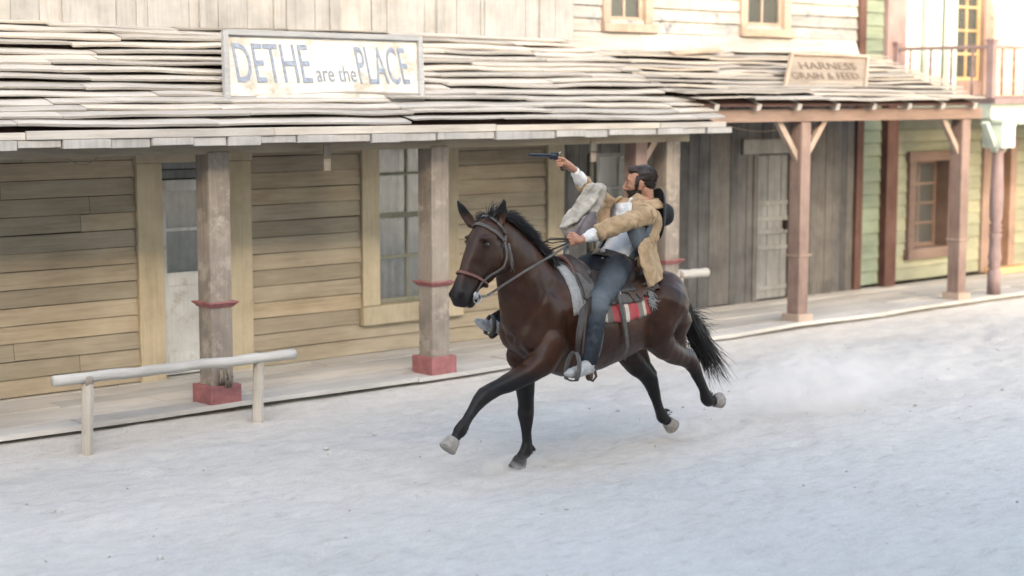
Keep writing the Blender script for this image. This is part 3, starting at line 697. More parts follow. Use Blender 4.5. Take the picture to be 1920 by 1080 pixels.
M['eye'] = plain('dark wet eye', (.008,.006,.006), .05, .8, .1, 5, bmp=0)

# trunk rings: F, top, bottom, half width
TR = np.array([(-.30,1.16,1.02,.05),(-.26,1.25,.92,.14),(-.18,1.31,.86,.215),(-.05,1.365,.84,.265),(.10,1.385,.80,.28),(.22,1.375,.765,.27),(.38,1.365,.715,.285),(.58,1.37,.675,.298),
               (.76,1.41,.655,.29),(.92,1.475,.66,.262),(1.04,1.485,.70,.245),(1.16,1.455,.745,.235),(1.27,1.38,.81,.215),(1.35,1.28,.89,.175),(1.40,1.18,.97,.11)])
def trow(F):
    return [np.interp(F, TR[:,0], TR[:,k]) for k in (1, 2, 3)]
def trunk(F, deg, off=0.):
    "point on the barrel: deg 0 = back, 90 = left side"
    t, b, w_ = trow(F); a = R(deg); zc = (t+b)/2; hh = (t-b)/2
    y = w_*math.sin(a)*(1-.10*max(0, math.cos(a))**2); z = zc + hh*math.cos(a); n = Vector((0, math.sin(a)*hh, math.cos(a)*w_)).normalized()
    return W(F, y + n[1]*off, z + n[2]*off)
def rings(g, rs, n=28):
    "rs: list of (centre, up-vector, half thickness, half width) in horse frame"
    vs = []
    for c, u, ht, hw in rs:
        c = Vector(c); u = Vector(u).normalized()
        for k in range(n):
            a = 2*math.pi*k/n; p = c + u*ht*math.cos(a) + Vector((0,1,0))*hw*math.sin(a); vs.append(W(*p))
    m = len(rs); fs = [(i*n+k, i*n+(k+1) % n, (i+1)*n+(k+1) % n, (i+1)*n+k) for i in range(m-1) for k in range(n)]
    fs += [tuple(reversed(range(n))), tuple((m-1)*n+k for k in range(n))]; g.add(vs, fs)
HEAD_YAW = R(7); POLL = Vector((1.55, 0, 1.78))
def hy(p):
    "turn of the head towards the camera"
    d = Vector(p) - POLL; c, s = math.cos(HEAD_YAW), math.sin(HEAD_YAW); return POLL + Vector((d[0]*c - d[1]*s, d[0]*s + d[1]*c, d[2]))
def HW(F, L, Z): return W(*hy((F, L, Z)))
# head rings: front line point, back line point, half width
HR = [((1.60,1.875),(1.465,1.71),.078),((1.68,1.85),(1.475,1.61),.098),((1.76,1.775),(1.495,1.525),.112),((1.81,1.69),(1.53,1.455),.105),((1.85,1.61),(1.59,1.415),.090),((1.888,1.53),(1.68,1.375),.073),
      ((1.932,1.455),(1.745,1.345),.064),((1.966,1.39),(1.795,1.30),.066),((1.978,1.325),(1.825,1.26),.062),((1.952,1.268),(1.86,1.245),.044)]
def headring(t):
    t = max(0, min(len(HR)-1.001, t)); i = int(t); f = t - i; a, b = HR[i], HR[i+1]
    L_ = lambda p, q: p + (q-p)*f
    return (L_(a[0][0],b[0][0]), L_(a[0][1],b[0][1])), (L_(a[1][0],b[1][0]), L_(a[1][1],b[1][1])), L_(a[2],b[2])
def head(t, deg, off=0.):
    f, bk, w_ = headring(t); c = ((f[0]+bk[0])/2, (f[1]+bk[1])/2); u = Vector((f[0]-bk[0], 0, f[1]-bk[1])); ht = u.length/2; u.normalize(); a = R(deg)
    p = Vector((c[0], 0, c[1])) + u*(ht+off)*math.cos(a) + Vector((0,1,0))*(w_+off)*math.sin(a); return HW(*p)
g = G()
rings(g, [((F, 0, (t+b)/2), (0,0,1), (t-b)/2, w_) for F, t, b, w_ in TR], 36)
NK = [((1.00,1.44),(1.38,.94),.20),((1.07,1.51),(1.45,1.08),.18),((1.16,1.60),(1.475,1.20),.150),((1.26,1.70),(1.49,1.31),.125),((1.37,1.785),(1.51,1.42),.108),((1.47,1.85),(1.545,1.50),.102),((1.56,1.875),(1.57,1.60),.086)]
rings(g, [(((a[0]+b[0])/2, 0, (a[1]+b[1])/2), (a[0]-b[0], 0, a[1]-b[1]), math.hypot(a[0]-b[0], a[1]-b[1])/2, w_) for a, b, w_ in NK])
vs = []; n = 28
for f, bk, w_ in HR:
    u = Vector((f[0]-bk[0], 0, f[1]-bk[1])); ht = u.length/2; u.normalize(); c = Vector(((f[0]+bk[0])/2, 0, (f[1]+bk[1])/2))
    for k in range(n):
        a = 2*math.pi*k/n; vs.append(HW(*(c + u*ht*math.cos(a) + Vector((0,1,0))*w_*math.sin(a)*(1 - .22*max(0, -math.cos(a))))))
m_ = len(HR); g.add(vs, [(i*n+k, i*n+(k+1) % n, (i+1)*n+(k+1) % n, (i+1)*n+k) for i in range(m_-1) for k in range(n)] + [tuple(reversed(range(n))), tuple((m_-1)*n+k for k in range(n))])
def ball(F, L, Z, rx, ry=None, rz=None, h=False): g.ell(HW(F,L,Z) if h else W(F,L,Z), (rx, ry or rx, rz or rx))
# chin and lower lip, cheeks, brows, nostril wings
ball(1.81,0,1.268,.040,.038,.030,True); ball(1.775,0,1.30,.036,.04,.036,True)
for s in (-1, 1):
    ball(1.585,.075*s,1.565,.105,.050,.115,True); ball(1.73,.076*s,1.722,.05,.022,.020,True); ball(1.93,.042*s,1.345,.034,.026,.038,True)
    g.limb([(*HW(1.70,.055*s,1.50),.016),(*HW(1.80,.045*s,1.42),.013)], 8)
# ears
def ear(b, t, ax):
    b = Vector(b); t = Vector(t); d = (t-b); wv = Vector(ax).normalized(); rows = []
    for q, w_ in ((-.15,.038),(.1,.046),(.35,.048),(.6,.040),(.82,.025),(1,.010)):
        c = b + d*q; row = []
        for k in range(7):
            a = math.pi*(k/6)
            row.append(c + wv*w_*math.cos(a) + d.cross(wv).normalized()*w_*.75*math.sin(a))
        rows.append(row)
    g.grid(rows, .017)
ear(pt(884,420,-.05), pt(858,375,-.11), (.8,-.3,.1)); ear(pt(934,424,.065), pt(946,371,.11), (.6,-.5,0))
# shoulders, chest, buttocks
for s in (-1, 1):
    g.ell(W(1.13,.155*s,1.08), (.15,.095,.26), Matrix.Rotation(R(-22), 3, 'Y')); g.ell(W(1.30,.10*s,1.02), (.10,.10,.14)); g.ell(W(-.02,.15*s,1.14), (.22,.135,.24))
    g.ell(W(1.22,.13*s,.84), (.10,.07,.12))
def leg(pts): g.limb([(*W(F,L,Z), r*(1.17 if r < .075 else 1.07)) for F, L, Z, r in pts], 18)
# near fore, reaching forward
leg([(1.17,.17,.95,.115),(1.25,.16,.815,.098),(1.36,.125,.745,.076),(1.50,.09,.69,.060),(1.62,.055,.648,.049)])
leg([(1.60,.06,.655,.052),(1.69,.045,.618,.052),(1.735,.045,.585,.044),(1.80,.048,.52,.033),(1.86,.052,.46,.031),(1.905,.056,.415,.041),(1.925,.056,.392,.042)])
leg([(1.91,.056,.41,.040),(1.955,.058,.365,.031),(1.99,.06,.335,.035)])
# far fore, standing
leg([(1.14,-.15,.95,.115),(1.16,-.14,.80,.092),(1.16,-.13,.68,.070),(1.155,-.125,.56,.058),(1.15,-.12,.45,.050)])
leg([(1.15,-.12,.46,.049),(1.155,-.12,.395,.053),(1.15,-.12,.345,.044),(1.145,-.118,.26,.033),(1.145,-.115,.19,.032),(1.15,-.112,.135,.042),(1.165,-.11,.112,.041)])
leg([(1.155,-.112,.13,.040),(1.195,-.11,.085,.034),(1.225,-.11,.06,.036)])
# near hind, pushed out behind
leg([(.02,.15,1.12,.20),(.10,.165,.98,.16),(.09,.175,.88,.118),(.0,.17,.80,.092),(-.12,.158,.735,.072),(-.23,.15,.695,.058)])
leg([(-.12,.155,.98,.13),(-.14,.155,.86,.075),(-.22,.152,.76,.032),(-.33,.15,.705,.026)])
leg([(-.23,.15,.695,.056),(-.305,.15,.66,.056),(-.36,.15,.595,.045),(-.42,.15,.50,.036),(-.47,.15,.415,.034),(-.505,.15,.345,.044),(-.525,.15,.325,.044)])
leg([(-.51,.15,.335,.043),(-.565,.15,.315,.034),(-.605,.15,.312,.037)])
# far hind, swinging under
leg([(.05,-.14,1.1,.19),(.14,-.17,.94,.15),(.14,-.175,.83,.112),(.07,-.165,.72,.086),(-.03,-.15,.61,.068),(-.10,-.14,.55,.057)])
leg([(-.02,-.15,.90,.12),(-.05,-.155,.74,.06),(-.13,-.14,.62,.030),(-.20,-.135,.545,.026)])
leg([(-.10,-.14,.55,.055),(-.16,-.13,.49,.055),(-.195,-.13,.42,.044),(-.225,-.125,.33,.036),(-.25,-.12,.26,.034),(-.285,-.12,.195,.043),(-.30,-.12,.18,.043)])
leg([(-.29,-.12,.19,.042),(-.335,-.12,.155,.034),(-.365,-.12,.13,.037)])
g.limb([(*W(-.24,0,1.27),.055),(*W(-.34,0,1.17),.04),(*W(-.40,0,1.05),.03)], 10)      # dock of the tail

M['hoofd'] = plain('black horn', (.008,.007,.008), .75, .15, .3, 30)
HORSE = thing('horse', (X0-.55, YH, 0), 'dark bay horse with black mane and legs galloping along the sandy street', 'horse')
def ss(x): x = np.clip(x, 0, 1); return x*x*(3-2*x)
def press(co, no, c, r, depth):
    d = np.linalg.norm(co - np.array(c), axis=1)/r; return co + no*(depth*(1-ss(d)))[:,None]
def hsculpt(co, no):
    for s in (-1, 1):
        co = press(co, no, HW(1.945, .047*s, 1.343), .026, -.024); co = press(co, no, HW(1.745, .112*s, 1.682), .028, -.010)
        co = press(co, no, HW(1.63, .10*s, 1.70), .04, -.008); co = press(co, no, HW(1.80, .06*s, 1.545), .05, -.007)
        co = press(co, no, W(1.02, .26*s, 1.02), .12, -.018); co = press(co, no, W(1.27, .22*s, 1.10), .09, -.012); co = press(co, no, W(.24, .27*s, .98), .14, -.022)
        co = press(co, no, W(1.30, .10*s, 1.45), .10, -.008); co = press(co, no, W(1.14, .2*s, 1.34), .10, -.014); co = press(co, no, W(-.02, .29*s, .99), .10, -.010)
    co = press(co, no, W(1.42, 0, .98), .06, -.02)
    # mouth line
    for k in range(7):
        q = k/6; co = press(co, no, HW(1.875-.085*q, .058, 1.275+.045*q), .014, -.010)
    # veins and soft muscle unevenness
    F = X0 - co[:,0]
    n = np.array([.0045*mnoise.noise(Vector(p)*7) + .0028*mnoise.noise(Vector((p[0]*22, p[1]*22, p[2]*13))) for p in co]); return co + no*n[:,None]
def hcol(co):
    F = X0-co[:,0]; L = YH-co[:,1]; Z = co[:,2]; d = np.zeros(len(co))
    fore = (F > .9) & (Z < .9); d = np.where(fore, ss((.78-Z+ .30*(F-1.22))/.16), d)
    hind = (F < .6) & (Z < .85); d = np.where(hind, ss((.70-Z)/.16)*1.0, d)
    hd = (F > 1.45) & (Z > 1.2); ax = (F-1.55)*.55 + (1.80-Z)*.84
    d = np.where(hd, np.maximum(d, .30*ss((F-1.62)/.12) + .62*ss((ax-.42)/.14)), d)
    d = np.maximum(d, .55*ss((Z-(1.30+.0*F))/.10)*(F < 1.1)*(F > -.3)*.7)
    d = np.maximum(d, ss((Z-1.86)/.03))
    return np.clip(d, 0, 1)
hb = fuse('body', g, .0105, 5, M['coat'], HORSE, hsculpt, hcol)
for s in (-1, 1):
    g = G(); g.ell(HW(1.738, (.0965 if s > 0 else .084)*s, 1.680), (.020,.015,.017)); build('eye', g, M['eye'], HORSE, smooth=True)
    g = G(); rows = []
    g.tube([HW(1.738+.024*math.cos(a), (.1075 if s > 0 else .092)*s, 1.682+.016*math.sin(a)) for a in np.linspace(R(10), R(185), 9)], .0035, 6); build('eyelid', g, M['coat'], HORSE, smooth=True)
    g = G(); g.ell(HW(1.952, .044*s, 1.343), (.016,.016,.022)); build('nostril', g, M['hoofd'], HORSE, smooth=True)
def hoof(top, bot, r0, r1, mt=None):
    a = Vector(top); b = Vector(bot); d = (b-a); h = d.length
    g = G(); g.lathe(a, d, [(-.012, r0*.9), (0, r0), (h*.5, (r0+r1)/2), (h*.94, r1), (h, r1*.93)], 18); o = build('hoof', g, mt or M['hoof'], HORSE, smooth=True); return o
hoof(W(1.985,.06,.34), W(2.04,.06,.285), .050, .066); hoof(W(1.215,-.11,.072), W(1.25,-.11,.0), .050, .066, M['hoofd'])
hoof(W(-.595,.15,.314), W(-.665,.15,.312), .050, .064); hoof(W(-.355,-.12,.138), W(-.41,-.12,.09), .050, .064)
# mane, forelock, tail: many tapering strands
def strand(g, p, d, L_, bend, r, n=6, wav=.0):
    pts = [Vector(p)]; d = Vector(d).normalized(); b = Vector(bend); ph = random.uniform(0, 6)
    for i in range(n):
        d = (d + b/n + Vector((random.gauss(0,1), random.gauss(0,1), random.gauss(0,1)))*wav).normalized(); pts.append(pts[-1] + d*L_/n)
    g.tube(pts, [r*(1-(i/n)**1.6*.9) for i in range(n+1)], 4, rnd=random.random()**1.5)
crest = [Vector(W(*q)) for q in ((1.57,0,1.86),(1.47,0,1.85),(1.37,0,1.78),(1.27,0,1.695),(1.17,0,1.60),(1.08,0,1.51),(1.00,0,1.48))]
def along(P, t):
    t = t*(len(P)-1); i = min(int(t), len(P)-2); return P[i].lerp(P[i+1], t-i)
g = G()
for k in range(5200):
    t = random.random()**.9*.94+.06; tt = 1-.55*ss(np.array((t-.72)/.28)).item(); clump = .5+.5*math.sin(t*41+1.3*math.sin(t*17)); p = along(crest, t) + Vector((random.gauss(0,.008), random.uniform(-.035,.035), -.012))
    up_ = Vector((random.gauss(.35,.25), random.gauss(-.15,.45), random.uniform(.35, 1.0)))
    strand(g, p, up_, (random.uniform(.05, .10)+.05*clump)*tt, (random.gauss(1.1,.3), random.gauss(-.5,.5), random.gauss(-1.5,.3)), .0029, 6, .035)
build('mane', g, M['mane'], HORSE, smooth=True)
g = G()
for k in range(330):
    p = Vector(HW(random.uniform(1.54,1.63), random.uniform(-.055,.055), 1.865+random.uniform(-.02,.0)))
    if k < 260: strand(g, p, (random.gauss(-.7,.3), random.gauss(.3,.4), random.uniform(.1,.5)), random.uniform(.06,.11), (random.gauss(.2,.6), random.gauss(-.2,.4), random.gauss(-1.3,.3)), .0042, 6, .05)
    else: strand(g, p, (random.gauss(.1,.35), random.gauss(0,.3), 1), random.uniform(.08,.15), (random.gauss(.9,.4), random.gauss(0,.3), random.gauss(-.6,.4)), .0035, 7, .08)
build('forelock', g, M['mane'], HORSE, smooth=True)
g = G(); tl = [W(-.30,0,1.22), W(-.40,.0,1.06), W(-.46,.0,.94), W(-.53,.0,.82), W(-.62,.0,.70), W(-.70,.0,.58), W(-.76,.0,.47)]
for k in range(620):
    t0 = random.uniform(0, .45); ofs = Vector((random.gauss(0,.03), random.gauss(0,.035), random.gauss(0,.022))); sp = Vector((random.gauss(.02,.085), random.gauss(0,.08), random.gauss(.0,.06))); te = random.uniform(.62, 1.0)
    n = 12; ph = random.uniform(0, 6); am = random.uniform(.006, .032); pts = []
    for i in range(n+1):
        q = i/n; t = t0 + (te-t0)*q; pts.append(along(tl, min(t, .9999)) + ofs*(.3+.7*min(1,t*2.2)) + sp*(max(0,t-.3)**1.5)*1.6 + Vector((.6,.2,.8))*am*math.sin(q*7+ph)*q)
    g.tube(pts, [.0036*(1-.85*(i/n)**2) for i in range(n+1)], 4, rnd=random.random()**1.5)
for k in range(60):
    p = along(tl, random.uniform(.25,.5)) + Vector((.02, 0, .03)); strand(g, p, (1, random.gauss(0,.3), random.uniform(.0,.6)), random.uniform(.12,.26), (random.gauss(.3,.4), 0, random.gauss(-.9,.5)), .003, 9, .08)
build('tail', g, M['mane'], HORSE, smooth=True)
for c, d in ((W(1.895,.056,.425), (.5,0,-1)), (W(1.11,-.112,.14), (.2,0,-1)), (W(-.525,.15,.365), (.3,0,1)), (W(-.315,-.12,.225), (.8,0,.3))):
    g = G()
    for k in range(60): strand(g, Vector(c) + Vector((random.gauss(0,.012), random.gauss(0,.022), random.gauss(0,.012))), Vector(d) + Vector((random.gauss(0,.3), random.gauss(0,.4), random.gauss(0,.3))), random.uniform(.018,.036), (.6,0,-.5), .0035, 4, .04)
    build('fetlock_hair', g, M['mane'], HORSE, smooth=True)

# ---------------------------------------------------------------- tack
M['leather'] = plain('worn dark leather', (.032,.024,.021), .5, .4, .35, 14)
M['leather2'] = plain('brown leather', (.055,.030,.020), .55, .35, .35, 14)
M['greyleather'] = plain('dusty grey leather', (.085,.080,.076), .7, .25, .3, 18)
M['redleather'] = plain('reddish noseband leather', (.115,.045,.035), .5, .4, .3, 18)
M['metal'] = plain('dull metal', (.36,.36,.36), .4, .5, .2, 30, .85)
M['steel'] = plain('blued steel', (.045,.055,.075), .28, .6, .3, 30, .8, .05)
M['felt'] = plain('grey felt pad', (.27,.275,.275), .95, .1, .2, 50, bmp=.5)
def stripes_mat():
    m, t, b = nodes('red striped wool blanket', .95, .1)
    c = ramp(t, attr(t), [(0, (.17,.15,.13)), (.13, (.34,.06,.062)), (.22, (.50,.45,.37)), (.27, (.14,.13,.115)), (.36, (.35,.065,.07)), (.50, (.16,.14,.12)), (.56, (.52,.47,.40)), (.62, (.35,.06,.066)), (.78, (.18,.155,.13)), (.86, (.48,.43,.35)), (.91, (.34,.06,.06))], 'CONSTANT')
    n = noise_n(t, 14, (1,1,1), 6, .7); c = mix(t, ramp(t, n, [(.45, (0,0,0)), (.75, (.6,.6,.6))]), c, (.20,.165,.14))
    t.links.new(c, b.inputs["Base Color"]); bump(t, b, noise_n(t, 120, (1,1,1), 4, .6), .5, .004); return m
M['stripes'] = stripes_mat()
def patch(g, F0, F1, d0, d1, off, thick, nF=18, nD=26, edge=.0, rn=None, fold=.0):
    rows = []; rr = []
    for j in range(nD+1):
        row = []
        for i in range(nF+1):
            F = F0 + (F1-F0)*i/nF; dd = d0 + (d1-d0)*j/nD
            e = edge*hsh(i*.55, d1*.1, 3.)*((dd/max(abs(d0), abs(d1)))**2)
            o = off + fold*hsh(i*.5, j*.4, 6.); p = trunk(F, dd + (e if dd > 0 else -e), o)
            if abs(dd) > 68:                                                       # free edge hangs straight
                q = trunk(F, 68*(1 if dd > 0 else -1), o); p.z = min(p.z, q.z); p.y = q.y + (p.y-q.y)*1.0
            row.append(p); rr.append(rn(i/nF, j/nD) if rn else .5)
        rows.append(row)
    g.grid(rows, thick, rr)
BL = thing('saddle_blanket', tuple(W(.6, 0, 1.38)), 'red, white and grey striped wool blanket lying under the saddle on the horse', 'saddle blanket')
g = G(); patch(g, .27, .90, -84, 84, .010, .012, 30, 40, 3., lambda a, b: (1-a)*.98+.06*abs(b-.5)-.02, .006); build('blanket', g, M['stripes'], BL, smooth=True)
g = G(); patch(g, .925, 1.025, -82, 82, .014, .026, 6, 40, 1.5, None, .006); patch(g, .86, .925, -80, 80, .012, .012, 6, 40); build('felt_edge', g, M['felt'], BL, smooth=True)
g = G()
for k in range(46):
    p = trunk(random.uniform(.24,.30), random.uniform(40, 74), .03); strand(g, p, (random.uniform(.3,1), -.3, random.uniform(-.8,.2)), random.uniform(.03,.09), (random.gauss(0,.5), 0, random.gauss(-.9,.5)), .004, 5, .1)
build('frayed_edge', g, M['felt'], BL, smooth=True)
SD = thing('saddle', tuple(W(.62, 0, 1.42)), 'worn dark leather western saddle with a horn and hanging stirrups under the rider', 'saddle')
g = G(); patch(g, .33, .93, -63, 63, .026, .014, 22, 34, 2.0, None, .004); build('skirt', g, M['greyleather'], SD, smooth=True)
g = G(); patch(g, .36, .86, -50, 50, .042, .03, 16, 24); build('seat', g, M['leather'], SD, smooth=True)
g = G(); g.limb([(*W(.87 - .9*l*l, l, 1.505-5.6*l*l), .045+.020*(1-abs(abs(l)-.11)/.13)) for l in np.linspace(-.20,.20,13)], 18)
g.limb([(*W(.80, l, 1.47-3.*l*l), .05) for l in np.linspace(-.13,.13,7)], 14)
fk = fuse('fork', g, .009, 3, M['leather'], SD)
g = G(); g.tube([W(.925 - .9*l*l, l, 1.535-5.9*l*l) for l in np.linspace(-.17,.17,21)], .013, 8); build('fork_rim', g, M['redleather'], fk, smooth=True)
g = G(); a = W(.87,0,1.53); g.lathe(a, (0,0,1), [(0,.026),(.04,.021),(.075,.02),(.082,.036),(.098,.038),(.105,.02)], 16); build('horn', g, M['metal'], SD, smooth=True)
g = G(); g.limb([(*W(.35 - .5*l*l, l, 1.515-3.2*l*l), .030) for l in np.linspace(-.17,.17,9)], 12); build('cantle', g, M['leather2'], SD, smooth=True)
g = G(); patch(g, .80, .925, 34, 66, .046, .014, 10, 12, 2.); build('tooled_front', g, M['greyleather'], SD, smooth=True)
g = G(); patch(g, .14, .50, 16, 58, .034, .014, 14, 14, 14., None, .012); build('rear_flap', g, M['leather2'], SD, smooth=True)
for s in (-1, 1):
    if s > 0:
        q = [trunk(.84, 62, .05), pt(1093,590,.34), pt(1086,625,.38), pt(1082,662,.40)]; C_ = pt(1074,690,.405)
    else:
        q = [trunk(.84, -62, .05), W(1.0,-.36,1.22), W(1.12,-.40,1.12), W(1.23,-.415,1.08)]; C_ = W(1.24,-.415,1.015)
    g = G(); g.tube(q, [.045,.042,.034,.022], 8, up=(0,-s,.2), flat=.18); fd = build('fender', g, M['leather'], SD, smooth=True)
    if s > 0:
        g = G(); g.tube([pt(1101,575,.33), pt(1097,610,.36), pt(1094,640,.39), pt(1092,664,.40)], .012, 6, up=(0,-1,0), flat=.3); build('stirrup_strap', g, M['leather2'], SD, smooth=True)
    g = G(); lx = Vector((0,-1,0)); uz_ = Vector((.18,0,1)).normalized(); loop = []
    SC = 1 if s > 0 else .72
    for a, h in ((.012,.112),(.035,.09),(.056,.05),(.066,.0),(.063,-.05),(.05,-.083),(.0,-.09),(-.05,-.083),(-.063,-.05),(-.066,.0),(-.056,.05),(-.035,.09),(-.012,.112)): loop.append(C_ + lx*a*SC + uz_*h*SC)
    g.tube(loop, .019, 8, up=(0,0,1) if 0 else (1,0,0), flat=1); g.v = g.v
    n = 8; V_ = [Vector(v) for v in g.v]; fd_ = Vector((1,0,-.18)).normalized()
    for i, c in enumerate(loop):
        for k in range(n):
            d = V_[i*n+k] - c; f = d.dot(fd_); V_[i*n+k] = c + fd_*f*1.15 + (d - fd_*f)*.32
    g.v = [tuple(v) for v in V_]; build('stirrup', g, M['greyleather'], SD, smooth=True)
g = G(); q = [pt(1158,546,.275), pt(1163,565,.30), pt(1169,595,.318), pt(1174,620,.322), pt(1177,648,.318), pt(1171,676,.30)]
g.tube(q, [.019,.019,.018,.018,.018,.012], 8, up=(0,-1,0), flat=.22); build('hanging_strap', g, M['greyleather'], SD, smooth=True)
g = G(); g.tube([trunk(.80, a, .012) for a in list(range(66, 182, 8)) + list(range(186, 296, 8))], .035, 8, up=(0,0,1), flat=.25); 
V_ = [Vector(v) for v in g.v]; build('girth', g, M['greyleather'], SD, smooth=True)
g = G(); g.tube([pt(1152,548,.27), pt(1160,543,.27), pt(1164,550,.28), pt(1156,556,.28), pt(1152,548,.27)], .005, 6); build('buckle', g, M['metal'], SD, smooth=True)
g = G(); g.tube([pt(1108,684,.36), pt(1115,695,.37), pt(1118,706,.37), pt(1112,714,.37), pt(1106,713,.37)], [.016,.016,.014,.010,.005], 8, up=(0,-1,0), flat=.25); build('spur_strap', g, M['leather2'], SD, smooth=True)

BR = thing('bridle', tuple(HW(1.80, 0, 1.40)), 'leather bridle with brow band, reddish noseband and long reins on the head of the horse', 'bridle')
def strap(name, pts, w_, mat, up, par=None, fl=.3):
    g = G(); g.tube(pts, w_, 8, up=up, flat=fl); return build(name, g, mat, par or BR, smooth=True)
strap('brow_band', [head(1.25 + .25*math.cos(R(a)), a, .009) for a in range(-100, 101, 10)], .0135, M['greyleather'], (0,-1,0))
strap('noseband', [head(5.1 + .35*math.cos(R(a)), a, .010) for a in range(0, 361, 15)], .0125, M['redleather'], (0,-1,.3))
for s in (-1, 1):
    ck = [head(.7, s*100, .009), head(1.3, s*102, .012), head(1.8, s*106, .030), head(2.3, s*110, .040), head(3.0, s*112, .040), head(3.7, s*110, .030), head(4.4, s*106, .016), head(5.3, s*104, .012), head(6.1, s*112, .014), head(6.6, s*118, .012)]
    strap('cheek_strap', ck, .0105, M['greyleather'], (0,-s,0))
    c = head(6.7, s*122, .016); g = G(); g.lathe(c + Vector((0,s*.004,0)), (0,-s,0), [(0,.005),(.0,.030),(.006,.031),(.008,.012)], 16); g.tube([c + Vector((.034*math.cos(a), -s*.006, -.02+.034*math.sin(a))) for a in np.linspace(0, 2*math.pi, 17)], .005, 6); build('bit_ring', g, M['metal'], BR, smooth=True)
strap('poll_strap', [head(.55, a, .012) for a in range(-100, 101, 10)], .010, M['greyleather'], (0,-1,0))
q0 = head(1.35, 100, .016)
for dx, dz, kx in ((.0,-.0,.010),(.006,.0,-.012)):
    strap('loose_strap_end', [q0 + Vector((.02+dx,-.01,0)), q0 + Vector((.03+dx*3+kx,-.02,-.08)), q0 + Vector((.035+dx*4+kx*2,-.02,-.15)), q0 + Vector((.04+dx*5,-.015,-.20))], .0065, M['greyleather'], (0,-1,0))
B_ = head(6.8, 120, .02); Bf = head(6.8, -120, .02)
g = G(); q = [B_ + Vector((.01,-.004,-.035)), pt(903,556,.07), pt(914,556,.09), pt(925,548,.11)]
for i in range(12):
    p = along(q, i/12); g.tube([p + Vector((.008*math.cos(a), .003*math.sin(a*2), .007*math.sin(a))) for a in np.linspace(0, 2*math.pi, 9)], .0028, 5)
build('rein_chain', g, M['metal'], BR, smooth=True)
hand_l = pt(1071, 453, .07)
strap('rein', [pt(914,554,.09), pt(940,537,.14), pt(985,508,.185), pt(1030,482,.16), pt(1055,466,.10), hand_l], .0085, M['greyleather'], (0,-1,.5), fl=.4)
strap('rein', [Bf + Vector((.01,.004,-.03)), W(1.62,-.13,1.42), W(1.40,-.15,1.52), pt(1012,478,-.06), pt(1040,466,.0), hand_l], .0085, M['greyleather'], (0,1,.5), fl=.4)
strap('rein_loop', [hand_l + Vector((0,0,.01)), pt(1052,449,.07), pt(1030,449,.07), pt(1016,456,.07), pt(1013,466,.07), pt(1022,476,.08), pt(1036,481,.09), pt(1041,492,.10), pt(1040,503,.12)], .0055, M['leather'], (0,-1,0), fl=.5)
strap('rein_loop', [hand_l, pt(1050,453,.09), pt(1035,456,.09), pt(1022,452,.09), pt(1030,446,.08), pt(1060,447,.07), hand_l + Vector((0,0,.012))], .0045, M['leather'], (0,-1,0), fl=.5)

# ---------------------------------------------------------------- rider
RD = thing('person', tuple(W(.42, 0, 1.42)), 'bearded man in a tan suede jacket riding the horse, leaning back and aiming a revolver', 'person')
M['skin'] = plain('tanned skin', (.34,.175,.115), .48, .35, .22, 22, bmp=.1)
M['suede'] = plain('tan suede', (.34,.245,.152), .97, .08, .34, 11, bmp=.7, bscale=34)
M['suede2'] = plain('pale suede lining', (.32,.30,.265), .95, .1, .32, 13, bmp=.7, bscale=30)
M['mauvecloth'] = plain('mauve grey lining', (.16,.145,.155), .9, .15, .3, 12, bmp=.3)
M['shirt'] = plain('white shirt cotton', (.58,.58,.58), .9, .2, .06, 9, bmp=.2)
M['vest'] = plain('dark blue grey vest', (.055,.068,.082), .6, .35, .3, 8)
M['boot'] = plain('dusty grey boot leather', (.34,.34,.34), .8, .2, .35, 12)
M['hat'] = plain('black felt hat', (.007,.0075,.0095), .7, .3, .3, 8)
M['hair'] = hairmat('dark brown hair', (.010,.006,.005), (.045,.022,.016), .5)
def jeans():
    m, t, b = nodes('faded pinstripe denim', .9, .15)
    n = noise_n(t, 4.5, (1,1,.7), 6, .65); tc = t.nodes.new("ShaderNodeTexCoord"); wv = t.nodes.new("ShaderNodeTexWave"); wv.inputs["Scale"].default_value = 55; wv.inputs["Distortion"].default_value = .8; wv.inputs["Detail"].default_value = 1
    wv.bands_direction = 'X'; t.links.new(tc.outputs["Object"], wv.inputs[0])
    c = ramp(t, n, [(.38, (.009,.011,.016)), (.56, (.026,.031,.038)), (.74, (.075,.086,.096))])
    c = mix(t, attr(t), c, (.125,.145,.160)); c = mix(t, maths(t, 'MULTIPLY', wv.outputs["Fac"], .16), c, (.028,.034,.047))
    t.links.new(c, b.inputs["Base Color"]); bump(t, b, noise_n(t, 90, (1,1,1), 4, .6), .3, .003); return m
M['jeans'] = jeans()

